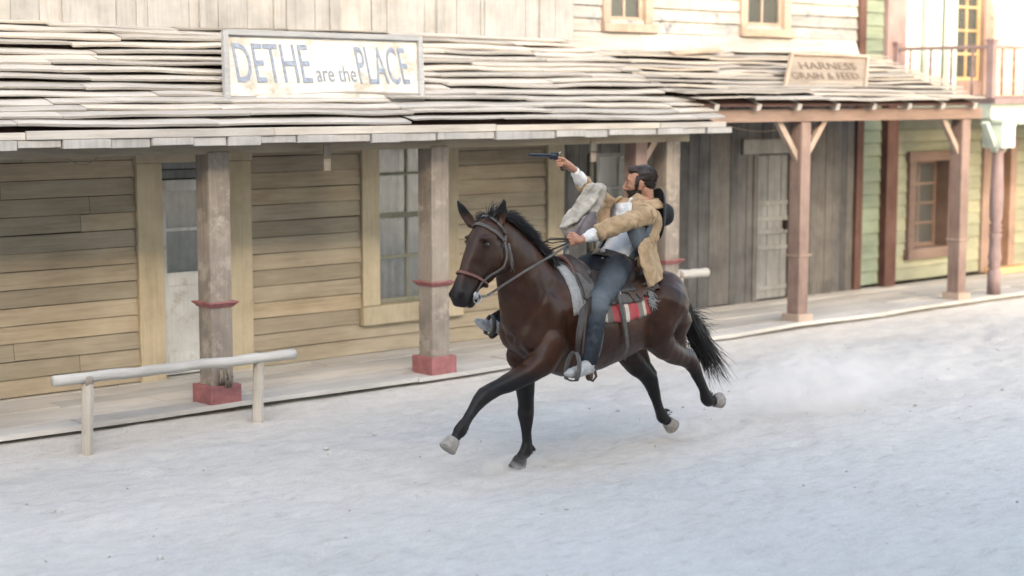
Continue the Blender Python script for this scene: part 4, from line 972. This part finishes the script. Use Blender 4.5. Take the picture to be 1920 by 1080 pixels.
PV = Vector((.42, 0, 1.43)); NB = Vector((.150, 0, 1.885)); ax_ = NB - PV; TL = ax_.length; au = ax_.normalized(); an = Vector((au.z, 0, -au.x))
TS = [(-.12,.10,.15),(.0,.115,.172),(.2,.108,.158),(.4,.108,.155),(.6,.118,.168),(.8,.125,.185),(.93,.105,.18),(1.02,.075,.12),(1.08,.055,.07)]
def torso(s, deg, off=0., sh=0.):
    sh = sh - .050*math.sin(math.pi*max(0, min(1, s)))
    d = np.interp(s, [q[0] for q in TS], [q[1] for q in TS]) + off; w_ = np.interp(s, [q[0] for q in TS], [q[2] for q in TS]) + off
    p = PV + au*(TL*s) + an*(d*math.cos(R(deg)) + sh) + Vector((0,1,0))*w_*math.sin(R(deg)); return W(*p)
def torso_g(g, s0, s1, off, sh, n=12, k=28, ease=0.):
    vs = [torso(s0+(s1-s0)*i/n, 360*j/k, off, sh) for i in range(n+1) for j in range(k)]
    g.add(vs, [(i*k+j, i*k+(j+1) % k, (i+1)*k+(j+1) % k, (i+1)*k+j) for i in range(n) for j in range(k)] + [tuple(reversed(range(k))), tuple(n*k+j for j in range(k))])
def P4(p, r): return (*p, r)
hipN, kneeN, ankN = W(.45,.115,1.435), W(.83,.295,1.225), pt(1104,682,.37)
hipF, kneeF, ankF = W(.45,-.115,1.435), W(.86,-.30,1.235), W(1.17,-.395,1.015)
shN, elN, wrN = pt(1210,404,.185), pt(1163,420,.235), pt(1096,447,.105)
shF, elF, wrF = pt(1154,392,-.185), pt(1107,364,-.22), pt(1077,319,-.165)
TH = AZ + math.atan(243/F_PX); hf = Vector((-math.cos(TH), math.sin(TH), 0)); hs = Vector((-math.sin(TH), -math.cos(TH), 0)); hu = Vector((0,0,1))
tl_ = R(-4); hf, hu = (hf*math.cos(tl_) + hu*math.sin(tl_)).normalized(), (hu*math.cos(tl_) - hf*math.sin(tl_)).normalized()
HC = pt(1201, 342.5, .0)
def HP(f, s, u): return HC + (hf*f + hs*s + hu*u)*1.07
HM = Matrix((hf, hs, hu)).transposed()
# gun frame
GO = pt(1045, 291, -.165); gx = (pt(990, 290, -.262) - GO); GL = gx.length; gx.normalize(); gz = (Vector((0,0,1)) - gx*gx.z).normalized(); gy = gz.cross(gx)
def GP(x, y, z): return GO + gx*x + gy*y + gz*z
# rein fist frame
LO = pt(1079, 450, .085); lx_ = (pt(1062, 446, .06) - pt(1096, 449, .105)).normalized(); lz_ = (Vector((0,0,1)) - lx_*lx_.z).normalized(); ly_ = lz_.cross(lx_)
def LP(x, y, z): return LO + lx_*x + ly_*y + lz_*z

g = G(); torso_g(g, -.1, 1.06, -.03, 0)
for h, k_, a in ((hipN, kneeN, ankN), (hipF, kneeF, ankF)): g.limb([P4(h,.075), P4(h.lerp(k_,.5),.068), P4(k_,.052), P4(k_.lerp(a,.35),.05), P4(a,.036)], 12)
for s_, e, w_ in ((shN, elN, wrN), (shF, elF, wrF)): g.limb([P4(s_,.05), P4(s_.lerp(e,.5),.045), P4(e,.038), P4(e.lerp(w_,.3),.038), P4(w_,.027)], 12)
g.limb([P4(W(.165,0,1.86),.062), P4(HP(-.045,0,-.125),.058), P4(HP(-.03,0,-.05),.060)], 16)
# skull and face
E = lambda f, s, u, a, b, c: g.ell(HP(f,s,u), (a*1.07,b*1.07,c*1.07), HM, 20)
E(-.008,0,.032,.092,.074,.090); E(.040,0,.0,.055,.062,.085); E(.052,0,-.055,.045,.050,.058); E(.064,0,-.098,.032,.034,.022); E(.025,0,-.075,.055,.052,.040)
g.limb([P4(HP(.092,0,.018),.010), P4(HP(.108,0,-.008),.0105), P4(HP(.121,0,-.030),.0125)], 10); E(.109,.012,-.037,.012,.009,.009); E(.109,-.012,-.037,.012,.009,.009)
g.limb([P4(HP(.083,-.034,.026),.012), P4(HP(.094,0,.024),.012), P4(HP(.083,.034,.026),.012)], 10)
for s in (-1, 1):
    E(.066,.036*s,-.022,.024,.020,.020); E(-.002,.078*s,-.012,.017,.006,.031); E(-.010,.083*s,-.004,.014,.006,.023); E(.004,.078*s,-.036,.010,.006,.012)
g.limb([P4(HP(.098,-.016,-.062),.0065), P4(HP(.104,0,-.061),.0078), P4(HP(.098,.016,-.062),.0065)], 8); g.limb([P4(HP(.096,-.014,-.076),.0070), P4(HP(.102,0,-.076),.0085), P4(HP(.096,.014,-.076),.0070)], 8)
# gun hand
g.limb([P4(wrF,.027), P4(wrF.lerp(GP(-.060,-.004,-.055),.6),.031), P4(GP(-.052,-.006,-.052),.031)], 14); g.ell(GP(-.046,-.020,-.050), (.028,.017,.036), Matrix((gx,gy,gz)).transposed(), 14)
for i in range(3):
    z = -.038-.0185*i; k_ = -.006*i
    g.limb([P4(GP(-.038+k_,-.026,z),.0092), P4(GP(-.004+k_,-.028,z-.002),.0092), P4(GP(.010+k_,-.008,z-.003),.0088), P4(GP(.006+k_,.014,z-.003),.0084), P4(GP(-.018+k_,.0235,z),.0078)], 10)
g.limb([P4(GP(-.036,-.026,-.022),.0092), P4(GP(.004,-.027,-.022),.0088), P4(GP(.030,-.016,-.030),.0082), P4(GP(.034,.004,-.036),.0076)], 10)
g.limb([P4(GP(-.066,.004,-.046),.0125), P4(GP(-.048,.022,-.026),.0105), P4(GP(-.020,.024,-.018),.0092), P4(GP(-.002,.020,-.018),.0078)], 10)
# rein fist
g.limb([P4(wrN,.028), P4(LP(-.03,.0,.0),.030), P4(LP(.0,.004,.0),.032)], 14); g.ell(LP(.012,.006,.0), (.034,.019,.042), Matrix((lx_,ly_,lz_)).transposed(), 14)
for i, z in enumerate((.031,.011,-.009,-.028)):
    r = (.0098,.0102,.0098,.0086)[i]; e = (0,.005,.002,-.006)[i]
    g.limb([P4(LP(.022,.013,z*.95),r), P4(LP(.044+e,.010,z),r*1.05), P4(LP(.056+e,-.012,z-.004),r*.98), P4(LP(.040+e,-.030,z-.006),r*.92), P4(LP(.018,-.026,z-.004),r*.85)], 10)
g.limb([P4(LP(-.016,-.006,.030),.0135), P4(LP(.014,-.012,.046),.0112), P4(LP(.042,-.018,.046),.0095)], 10)
def bsculpt(co, no):
    for s in (-1, 1): co = press(co, no, HP(.083,.033*s,.004), .017, -.009); co = press(co, no, HP(.0,.088*s,-.010), .010, -.004)
    co = press(co, no, HP(.101,0,-.069), .010, -.003); return co
body = fuse('body', g, .0046, 3, M['skin'], RD, bsculpt)
for s in (-1, 1):
    g = G(); g.ell(HP(.0765,.031*s,.005), (.0115,.0115,.0115)); e = build('eye', g, plain('eye white', (.45,.43,.40), .2, .5, .05, 9, bmp=0), RD, smooth=True)
    g = G(); g.ell(HP(.0850,.0315*s,.004), (.0048,.0052,.0052)); build('iris', g, M['eye'], e, smooth=True)
    g = G(); g.tube([HP(.0845,.046*s,.008), HP(.091,.032*s,.0125), HP(.0885,.018*s,.008)], .0036, 6); build('eyelid', g, M['skin'], RD, smooth=True)
    g = G()
    for k in range(90):
        a = random.random(); p = HP(.094-.012*abs(a-.3), (.012+.038*a)*s, .028+.006*math.sin(a*3)+random.uniform(-.004,.003)); strand(g, p, hs*s*.8 + hu*.3 + hf*.3, .012, (0,0,0), .0013, 3)
    build('eyebrow', g, M['hair'], RD)
# beard: short dense hair over the jaw, chin and lip
g = G(); cnt = 0
co = np.array([v.co for v in body.data.vertices]) + np.array(ORG[RD.name]); nn_ = np.array([v.normal for v in body.data.vertices])
Hm = np.array([hf, hs, hu]); q = (co - np.array(HC)) @ Hm.T/1.07; f_, s_, u_ = q[:,0], np.abs(q[:,1]), q[:,2]
lowj = (u_ < -.048 - .30*(f_-.085)*0) & (u_ > -.135) & (f_ > -.005) & (f_ < .14)
side = (u_ < -.002) & (f_ < .044) & (f_ > .020) & (u_ > -.12) & (s_ > .035)
cheek = (u_ < -.040 - .12*(f_-.05)) & (f_ > .03) & (f_ < .14) & (s_ > .022)
mouth = (u_ > -.082) & (u_ < -.056) & (s_ < .020) & (f_ > .085)
must = (u_ < -.044) & (u_ > -.060) & (f_ > .08) & (s_ < .034)
ok = ((lowj | side | cheek) & ~((f_ > .085) & (u_ > -.085) & (s_ < .020))) | must
ok &= ~((f_ < .03) & (u_ < -.105)); ok &= (np.abs(q).max(1) < .2) & (u_ < -.0)
idx = np.nonzero(ok)[0]; rng.shuffle(idx)
for i in idx[:2600]:
    n_ = Vector(nn_[i]); strand(g, Vector(co[i]) - n_*.001, n_*.25 - hu*.85 - hf*.15 + Vector((random.gauss(0,.2),)*3), random.uniform(.005,.009), (0,0,-.3), .0015, 2)
sh_ = G(); keep = set(idx.tolist()); remap = {}
for p in body.data.polygons:
    if all(v in keep for v in p.vertices):
        f = []
        for v in p.vertices:
            if v not in remap: remap[v] = len(sh_.v); sh_.v.append(tuple(co[v] + nn_[v]*.0018)); sh_.r.append(.15)
            f.append(remap[v])
        sh_.f.append(tuple(f))
sh_.add(g.v, g.f, g.r); build('beard', sh_, M['hair'], RD, smooth=True)
# hair
g = G(); E(-.026,0,.043,.087,.080,.085); E(.030,0,.088,.052,.064,.034); E(-.050,0,-.004,.044,.064,.058); E(.048,0,.100,.034,.042,.022)
for s in (-1, 1): E(.022,.070*s,.012,.016,.012,.040)
hb_ = fuse('hair', g, .006, 2, M['hair'], RD, lambda co, no: co + no*(np.array([mnoise.noise(Vector(((Vector(p)-HC).dot(hf)*18, (Vector(p)-HC).dot(hs)*60, (Vector(p)-HC).dot(hu)*30))) for p in co])*.006)[:,None], lambda co: rng.random(len(co))*.35)
g = G()
hc = np.array([v.co for v in hb_.data.vertices]) + np.array(ORG[RD.name]); hn = np.array([v.normal for v in hb_.data.vertices]); id2 = rng.choice(len(hc), 2600)
for i in id2:
    p = Vector(hc[i]); n_ = Vector(hn[i]); r_ = (p-HC); fr_ = max(0, r_.dot(hf))*8*max(0, r_.dot(hu))*8
    strand(g, p - n_*.004, n_*(.12+fr_*.7) - hf*(.9-.7*fr_) - hu*(.35 if r_.dot(hf) < -.03 else -.1) + Vector((random.gauss(0,.18), random.gauss(0,.18), random.gauss(0,.18))), random.uniform(.012,.026), -hf*1.2-hu*.8, .0022, 4, .04)
build('hair_locks', g, M['hair'], hb_, smooth=True)

def wrinkle(amp, sc, ref=None):
    def f(co, no):
        n = np.array([mnoise.noise(Vector((p[0]*sc, p[1]*sc, p[2]*sc*1.6))) + .5*mnoise.noise(Vector((p[0]*sc*2.3+9, p[1]*sc*2.3, p[2]*sc*2.3))) for p in co]); return co + no*(n*amp)[:,None]
    return f
# trousers
g = G(); torso_g(g, -.18, .16, .014, 0, 6)
g.limb([P4(hipN,.108), P4(hipN.lerp(kneeN,.45),.100), P4(kneeN,.080), P4(kneeN.lerp(ankN,.3),.074), P4(kneeN.lerp(ankN,.65),.066), P4(kneeN.lerp(ankN,.93),.060)], 18)
g.limb([P4(hipF,.112), P4(hipF.lerp(kneeF,.45),.098), P4(kneeF,.078), P4(kneeF.lerp(ankF,.4),.070), P4(kneeF.lerp(ankF,.9),.058)], 18)
def kfade(co):
    a = np.exp(-(np.linalg.norm(co - np.array(kneeN + Vector((-.03,-.06,.03))), axis=1)/.13)**2)*.9; b = np.exp(-(np.linalg.norm(co - np.array(hipN.lerp(kneeN,.5) + Vector((0,-.1,.05))), axis=1)/.13)**2)*.5; return np.clip(a+b, 0, 1)
def jfold(co, no):
    n = np.zeros(len(co))
    for i, p in enumerate(co):
        v = Vector(p); q = 1 if v.z < 1.5 else .6
        n[i] = .010*mnoise.noise(Vector((v.x*11, v.y*11, v.z*19))) + .010*(.28-abs(mnoise.noise(Vector((v.x*9+v.z*14, v.y*9, v.z*9))))) + .003*mnoise.noise(v*45)
    return co + no*n[:,None]
fuse('trousers', g, .0075, 2, M['jeans'], RD, jfold, kfade)
# boots
def boot(ank, knee, toe):
    g = G(); up_ = (knee-ank).normalized(); fw_ = (toe-ank).normalized(); sole = (toe - up_*.0)
    heel = ank - up_*.055 - fw_*.035
    g.limb([P4(ank+up_*.14,.050), P4(ank+up_*.03,.044), P4(ank-up_*.02,.043)], 14)
    g.limb([P4(heel,.032), P4(heel.lerp(toe,.35),.036), P4(heel.lerp(toe,.65),.043), P4(heel.lerp(toe,.85),.033), P4(toe,.018)], 14)
    g.limb([P4(ank,.044), P4(heel.lerp(toe,.5)+up_*.012,.036)], 12)
    b = fuse('boot', g, .007, 3, M['boot'], RD, wrinkle(.004, 25))
    s_ = G(); s_.limb([P4(heel-up_*.034,.028), P4(heel-up_*.052,.027)], 12); build('boot_heel', s_, M['leather2'], b, smooth=True)
boot(ankN, kneeN, pt(1062,701,.43)); boot(ankF, kneeF, pt(893,601,-.43))
# shirt
g = G(); torso_g(g, .0, .93, -.004, .012, 12)
g.limb([P4(elN.lerp(wrN,.50),.044), P4(elN.lerp(wrN,.72),.050), P4(wrN.lerp(elN,.06),.038)], 16)
g.limb([P4(elF.lerp(wrF,.35),.044), P4(elF.lerp(wrF,.65),.052), P4(elF.lerp(wrF,.93),.036)], 16)
g.limb([P4(elF.lerp(wrF,.45)+Vector((0,0,-.02)),.036), P4(elF.lerp(wrF,.8)+Vector((0,0,-.022)),.034)], 14)
g.limb([P4(W(.175,0,1.84),.072), P4(W(.155,0,1.885),.064)], 18)
fuse('shirt', g, .0075, 3, M['shirt'], RD, wrinkle(.0075, 20))
# vest, two open fronts
for s in (-1, 1):
    g = G(); rows = []
    for i in range(15):
        v = i/14; sv = .10+.80*v; row = []
        for j in range(17):
            a = (74 + 94*j/16)*s if s > 0 else -(26 + 120*j/16)
            fl_ = (.055*math.sin(math.pi*min(1,(1-v)*1.1))*(1-j/16)**2) if s > 0 else .01
            row.append(torso(sv, a, .014 + fl_ + .004*hsh(i*.6, j*.5, s), .012))
        rows.append(row)
    g.grid(rows, .006*(1 if s > 0 else -1)); build('vest', g, M['vest'], RD, smooth=True)
sheet_later = [[(1172,427,.20),(1190,424,.225),(1210,424,.215)], [(1178,443,.215),(1194,442,.245),(1211,438,.22)], [(1185,460,.215),(1194,459,.235),(1203,455,.225)], [(1190,470,.20),(1193,470,.21),(1196,468,.205)]]
# belt and holster flap
g = G(); rows = [[torso(.03+.11*i/3 + .02*math.cos(R(a)), a, .038, .010) for a in range(0, 361, 10)] for i in range(4)]; g.grid(rows, .007); bl = build('gun_belt', g, M['leather'], RD, smooth=True)
g = G(); g.grid([[W(*(Vector((.30+.20*i/6, .175+.02*math.sin(i), 1.50-.14*j/5-.10*i/6)))) for i in range(7)] for j in range(6)], .02); build('holster', g, M['leather'], bl, smooth=True)
g = G(); b0 = torso(.10, 8, .050, .010); g.ell(b0, (.012,.028,.02)); build('belt_buckle', g, M['metal'], bl, smooth=True)
# jacket: back, sleeves, tails
g = G(); torso_g(g, .10, 1.0, .024, -.070, 12); g.limb([P4(torso(.98,180,-.03),.075), P4(torso(1.08,180,-.05),.062)], 14); g.limb([P4(shN,.086), P4(shN.lerp(W(.16,.0,1.90),.75),.066)], 16); g.limb([P4(shF,.080), P4(shF.lerp(W(.16,0,1.89),.7),.060)], 16)
g.limb([P4(shN,.082), P4(shN.lerp(elN,.5),.072), P4(elN,.067), P4(elN.lerp(wrN,.35),.064), P4(elN.lerp(wrN,.58),.060)], 18)
g.limb([P4(shF,.080), P4(shF.lerp(elF,.5),.074), P4(elF,.068), P4(elF.lerp(wrF,.30),.064), P4(elF.lerp(wrF,.44),.061)], 18)
def rowpx(lst): return [pt(*q) for q in lst]
def jw(co, no):
    n = np.zeros(len(co)); c = np.array(co)
    for i, p in enumerate(c):
        v = Vector(p); n[i] = .010*mnoise.noise(Vector((v.x*14, v.y*14, v.z*20))) + .013*(.26-abs(mnoise.noise(Vector((v.x*13+v.z*16, v.y*10, v.z*8-v.x*6))))) + .0035*mnoise.noise(v*48)
    return c + no*n[:,None]
jk = fuse('jacket', g, .0085, 2, M['suede'], RD, jw)
for s in (-1, 1):
    g = G(); rows = []
    for i in range(25):
        v = .22 + .75*i/24; st = (50 if s > 0 else 34) + (62 if s > 0 else 30)*float(ss((.74-v)/.30)); row = []
        for j in range(13):
            a = st + (170-st)*j/12; row.append(torso(v, a*s, .032 + .012*(1-j/12)**3 + .005*hsh(i*.35, j*.5, s), -.018 - .052*j/12))
        rows.append(row)
    g.grid(rows, .010*s); build('jacket_panel', g, M['suede'], jk, smooth=True)
g = G(); d_ = (elN-shN).normalized(); a_ = d_.cross(Vector((0,0,1))).normalized(); b_ = d_.cross(a_)
g.tube([shN + d_*.02 + (a_*math.cos(t) + b_*math.sin(t))*.0845 for t in np.linspace(0, 2*math.pi, 33)], .0035, 6); build('shoulder_seam', g, M['suede'], jk, smooth=True)
for a, b, q, r_ in ((elN, wrN, .60, .060), (elF, wrF, .455, .058)):
    g = G(); c = a.lerp(b, q); d = (b-a).normalized(); g.lathe(c, d, [(-.03, r_*.80), (-.028, r_+.004), (-.012, r_+.006), (.012, r_+.005), (.018, r_-.001), (.016, r_-.012), (-.01, r_-.014)], 24)
    g.v = [tuple(Vector(v) + Vector((1,1,1))*.004*hsh(v[0]*40, v[1]*40, v[2]*40)) for v in g.v]; build('sleeve_hem', g, M['suede'], jk, smooth=True)
g = G(); g.tube([torso(s_, 50 + 62*float(ss((.74-s_)/.30)), .045, -.018) for s_ in np.linspace(.98, .50, 14)], [.011+.003*math.sin(k) for k in range(14)], 8); build('lapel', g, M['suede'], jk, smooth=True)
g = G(); g.tube([torso(s_, -(34 + 30*float(ss((.74-s_)/.30))), .045, -.018) for s_ in np.linspace(1.03, .50, 14)], [.011+.003*math.sin(k) for k in range(14)], 8); build('lapel', g, M['suede'], jk, smooth=True)
g = G(); rows = []
for i in range(5):
    rows.append([HP(-.045,0,-.13) + (hf*math.cos(a)*.072 + hs*math.sin(a)*.078)*(1+.12*i) - hf*.006*i + hu*(.008 - .017*i) for a in np.linspace(R(38), R(322), 30)])
g.grid(rows, .008); build('jacket_collar', g, M['suede'], jk, smooth=True)
def sheet(name, R0, thick, mat, parent, fold=.012, ff=9., up=3, sub=5):
    "smooth sheet through control rows, with folds, given thickness"
    def cr(P, t):
        m = len(P)-1; t = t*m; i = min(int(t), m-1); t -= i; a = P[max(i-1,0)]; b = P[i]; c = P[i+1]; d = P[min(i+2,m)]
        return .5*((2*b)+(c-a)*t+(2*a-5*b+4*c-d)*t*t+(3*b-a-3*c+d)*t**3)
    n = (len(R0)-1)*sub; m = (len(R0[0])-1)*sub; cols = [[cr(r, j/m) for j in range(m+1)] for r in R0]
    rows = [[cr([cols[k][j] for k in range(len(R0))], i/n) for j in range(m+1)] for i in range(n+1)]
    for i in range(n+1):
        for j in range(m+1): rows[i][j] = rows[i][j] + Vector((0,-1,0))*fold*(math.sin(j/m*ff + 2.2*hsh(i*.12, 3.) + i*.06) + .7*hsh(i*.3, j*.3))
    g = G(); g.grid(rows, thick); return build(name, g, mat, parent, smooth=True)
sheet('vest_flap', [rowpx(r) for r in sheet_later], .008, M['vest'], RD, .006, 5., sub=7)
sheet('jacket_tail', [rowpx([(1200,432,.17),(1209,430,.18),(1220,430,.15),(1231,427,.05)]), rowpx([(1197,452,.205),(1206,452,.22),(1219,450,.18),(1229,446,.07)]), rowpx([(1196,474,.235),(1208,474,.245),(1221,472,.20),(1228,466,.08)]), rowpx([(1202,500,.25),(1213,501,.265),(1226,498,.22),(1234,490,.10)]),
      rowpx([(1209,522,.26),(1219,524,.27),(1232,519,.23),(1240,508,.12)]), rowpx([(1214,538,.26),(1222,536,.27),(1235,527,.23),(1242,518,.14)])], .012, M['suede'], jk, .007, 13., sub=8)
sheet('jacket_front', [rowpx([(1128,378,-.13),(1142,388,-.14),(1156,398,-.12)]), rowpx([(1112,400,-.13),(1130,408,-.13),(1150,414,-.10)]), rowpx([(1104,424,-.12),(1122,430,-.12),(1142,434,-.08)])], .010, M['suede'], jk, .008, 8., sub=8)
ln = G(); RW = [((1103,345),(1128,345)),((1096,353),(1135,351)),((1088,368),(1134,368)),((1079,384),(1126,386)),((1066,398),(1120,402)),((1054,412),(1115,416)),((1049,426),(1108,428)),((1053,436),(1100,435)),((1062,441),(1090,439))]
k = 26; vs = []
for i, (a, b) in enumerate(RW):
    ra = pt(*a, -.145); rb = pt(*b, -.115); c = (ra+rb)/2; h = (rb-ra)/2; dp = .075*math.sin(math.pi*(.16+.8*i/8))
    for j in range(k):
        t = 2*math.pi*j/k; vs.append(c + h*math.cos(t) + Vector((-.35,-1,0))*dp*math.sin(t)*(1+.25*math.sin(3*math.cos(t)*2+i)))
ln.add(vs, [(i*k+j, i*k+(j+1) % k, (i+1)*k+(j+1) % k, (i+1)*k+j) for i in range(len(RW)-1) for j in range(k)] + [tuple(reversed(range(k))), tuple((len(RW)-1)*k+j for j in range(k))])
fuse('jacket_lining', ln, .007, 2, M['suede2'], jk, lambda co, no: co + no*np.array([.014*mnoise.noise(Vector((v[0]*18+v[2]*9, v[1]*12, v[2]*10))) + .022*(.3-abs(mnoise.noise(Vector((v[0]*11-v[2]*16, v[1]*9, v[2]*5))))) + .004*mnoise.noise(Vector((v[0]*60, v[1]*50, v[2]*30))) for v in co])[:,None])
sheet('lining_fold', [rowpx([(1092,408,-.06),(1104,400,-.055),(1117,396,-.06)]), rowpx([(1082,424,-.055),(1098,416,-.04),(1118,410,-.05)]), rowpx([(1062,441,-.06),(1090,435,-.04),(1116,424,-.05)]), rowpx([(1060,446,-.07),(1088,443,-.05),(1106,437,-.06)])], .010, M['mauvecloth'], jk, .010, 10., sub=7)
g = G(); g.lathe(wrF.lerp(elF, .10), (wrF-elF), [(-.012,.031),(-.010,.036),(.010,.036),(.012,.031)], 18); wt = build('wrist_watch', g, M['steel'], RD, smooth=True)
g = G(); wd = (wrF-elF).normalized(); cc = wrF.lerp(elF,.10) + (hs*.55+hu*.8).normalized()*.034; g.lathe(cc, (hs*.55+hu*.8), [(0,.018),(.008,.018),(.010,.014)], 16); build('watch_case', g, M['metal'], wt, smooth=True)
# collar
g = G(); rows = [[HP(-.045,0,-.125) + (hf*math.cos(a)*.068 + hs*math.sin(a)*.072)*(1+.06*i) + Vector((.010,0,-.012))*1 - hu*(.012*i) - hu*.006 + hf*0 for a in np.linspace(R(25), R(335), 26)] for i in range(4)]
g.grid(rows, .004); build('shirt_collar', g, M['shirt'], RD, smooth=True)
# hat hanging on his back
hc_ = pt(1237, 402, .05); ha = (-hf*.92 - hs*.38 - hu*.12).normalized()
g = G(); prof = [(-.004,.0),(-.004,.085),(.0,.14),(-.012,.180),(-.022,.198),(-.018,.200),(-.004,.184),(.010,.140),(.012,.094),(.04,.090),(.07,.080),(.092,.064),(.098,.040),(.088,.0)]
g.lathe(hc_, ha, prof, 36)
a_ = ha.cross(Vector((0,0,1))).normalized(); vv = []
for v in g.v:
    d = Vector(v) - hc_; s = d.dot(a_); vv.append(tuple(Vector(v) + ha*(.9*s*s)*(-1 if d.dot(ha) < .03 else 0) ))
g.v = vv; ht = build('hat', g, M['hat'], RD, smooth=True)
g = G(); g.tube([hc_+Vector((0,0,.12)), HP(-.03,.06,-.13), HP(.03,.045,-.155), HP(.06,0,-.19)], .003, 6); build('hat_cord', g, M['leather'], ht, smooth=True)

# ---------------------------------------------------------------- revolver
GN = thing('revolver', tuple(GO), 'long barrelled blued revolver held out in the right hand of the rider', 'revolver')
g = G(); g.lathe(GP(.055,0,.0), gx, [(0,.0095),(GL-.056,.0085),(GL-.055,.005)], 16); g.tube([GP(.06,0,-.013), GP(GL-.03,0,-.012)], .0045, 8); g.beam(GP(GL-.014,0,.012), GP(GL-.006,0,.012), .003, .01, tuple(gz)); build('barrel', g, M['steel'], GN, smooth=False, bevel=.001)
g = G(); g.lathe(GP(.010,0,-.006), gx, [(0,.017),(.002,.019),(.038,.019),(.042,.016)], 18); build('cylinder', g, M['steel'], GN, smooth=False)
g = G(); g.beam(GP(-.012,0,-.020), GP(.056,0,-.024), .016, .016, tuple(gz)); g.beam(GP(-.006,0,-.004), GP(.006,0,-.004), .018, .044, tuple(gz)); g.beam(GP(.052,0,-.008), GP(.060,0,-.008), .018, .034, tuple(gz)); g.beam(GP(.0,0,.016), GP(.058,0,.016), .012, .005, tuple(gz)); build('frame', g, M['steel'], GN, bevel=.002)
g = G(); g.limb([P4(GP(-.010,0,-.022),.013), P4(GP(-.024,0,-.055),.0125), P4(GP(-.044,0,-.100),.016)], 12); build('grip', g, M['leather2'], GN, smooth=True)
g = G(); g.tube([GP(.010+.020*math.cos(a), 0, -.034+.017*math.sin(a)) for a in np.linspace(math.pi*1.02, math.pi*2.05, 10)], .0028, 6); build('trigger_guard', g, M['metal'], GN, smooth=True)
g = G(); g.tube([GP(-.010,0,.004), GP(-.016,0,.018), GP(-.026,0,.026)], [.006,.0045,.003], 8); build('hammer', g, M['metal'], GN, smooth=True)
g = G(); g.tube([GP(.010,0,-.028), GP(.008,0,-.040)], .002, 6); build('trigger', g, M['metal'], GN, smooth=True)

# ---------------------------------------------------------------- dust kicked up by the hooves
def dust(c, r, dens, sc, label_i):
    g = G(); g.ell((0,0,0), r, None, 24); o = build('dust_cloud', g, None if 0 else M['felt'], smooth=True); o.data.materials.clear(); o.location = c; o['kind'] = 'stuff'
    m = bpy.data.materials.new('street dust'); m.use_nodes = True; t = m.node_tree; t.nodes.clear(); out = t.nodes.new("ShaderNodeOutputMaterial"); v = t.nodes.new("ShaderNodeVolumePrincipled")
    v.inputs["Color"].default_value = (.95,.92,.90,1); v.inputs["Anisotropy"].default_value = .1
    tc = t.nodes.new("ShaderNodeTexCoord"); mp = t.nodes.new("ShaderNodeMapping"); mp.inputs["Scale"].default_value = (1/r[0], 1/r[1], 1/r[2]); t.links.new(tc.outputs["Object"], mp.inputs[0])
    ln_ = t.nodes.new("ShaderNodeVectorMath"); ln_.operation = 'LENGTH'; t.links.new(mp.outputs[0], ln_.inputs[0])
    n = noise_n(t, sc, (1,1,1.3), 4, .6, .6)
    e = maths(t, 'SUBTRACT', 1.0, ln_.outputs["Value"]); e = maths(t, 'MAXIMUM', maths(t, 'MULTIPLY', e, 1.6), 0.); nn2 = maths(t, 'MAXIMUM', maths(t, 'SUBTRACT', n, .40), 0.)
    d = maths(t, 'MULTIPLY', maths(t, 'MULTIPLY', e, nn2), dens); t.links.new(d, v.inputs["Density"]); t.links.new(v.outputs[0], out.inputs["Volume"])
    o.data.materials.append(m); return o
dust(tuple(pt(1540, 735, .0)), (.85,.5,.52), 12, 2.8, 0)
dust(tuple(W(-2.6,-.1,.20)), (2.6,.9,.22), 3.2, 2.2, 0)
dust(tuple(W(1.28,-.1,.02)), (.30,.20,.10), 34, 7, 0)
dust(tuple(W(-.50,-.1,.02)), (.36,.22,.13), 22, 6, 0)
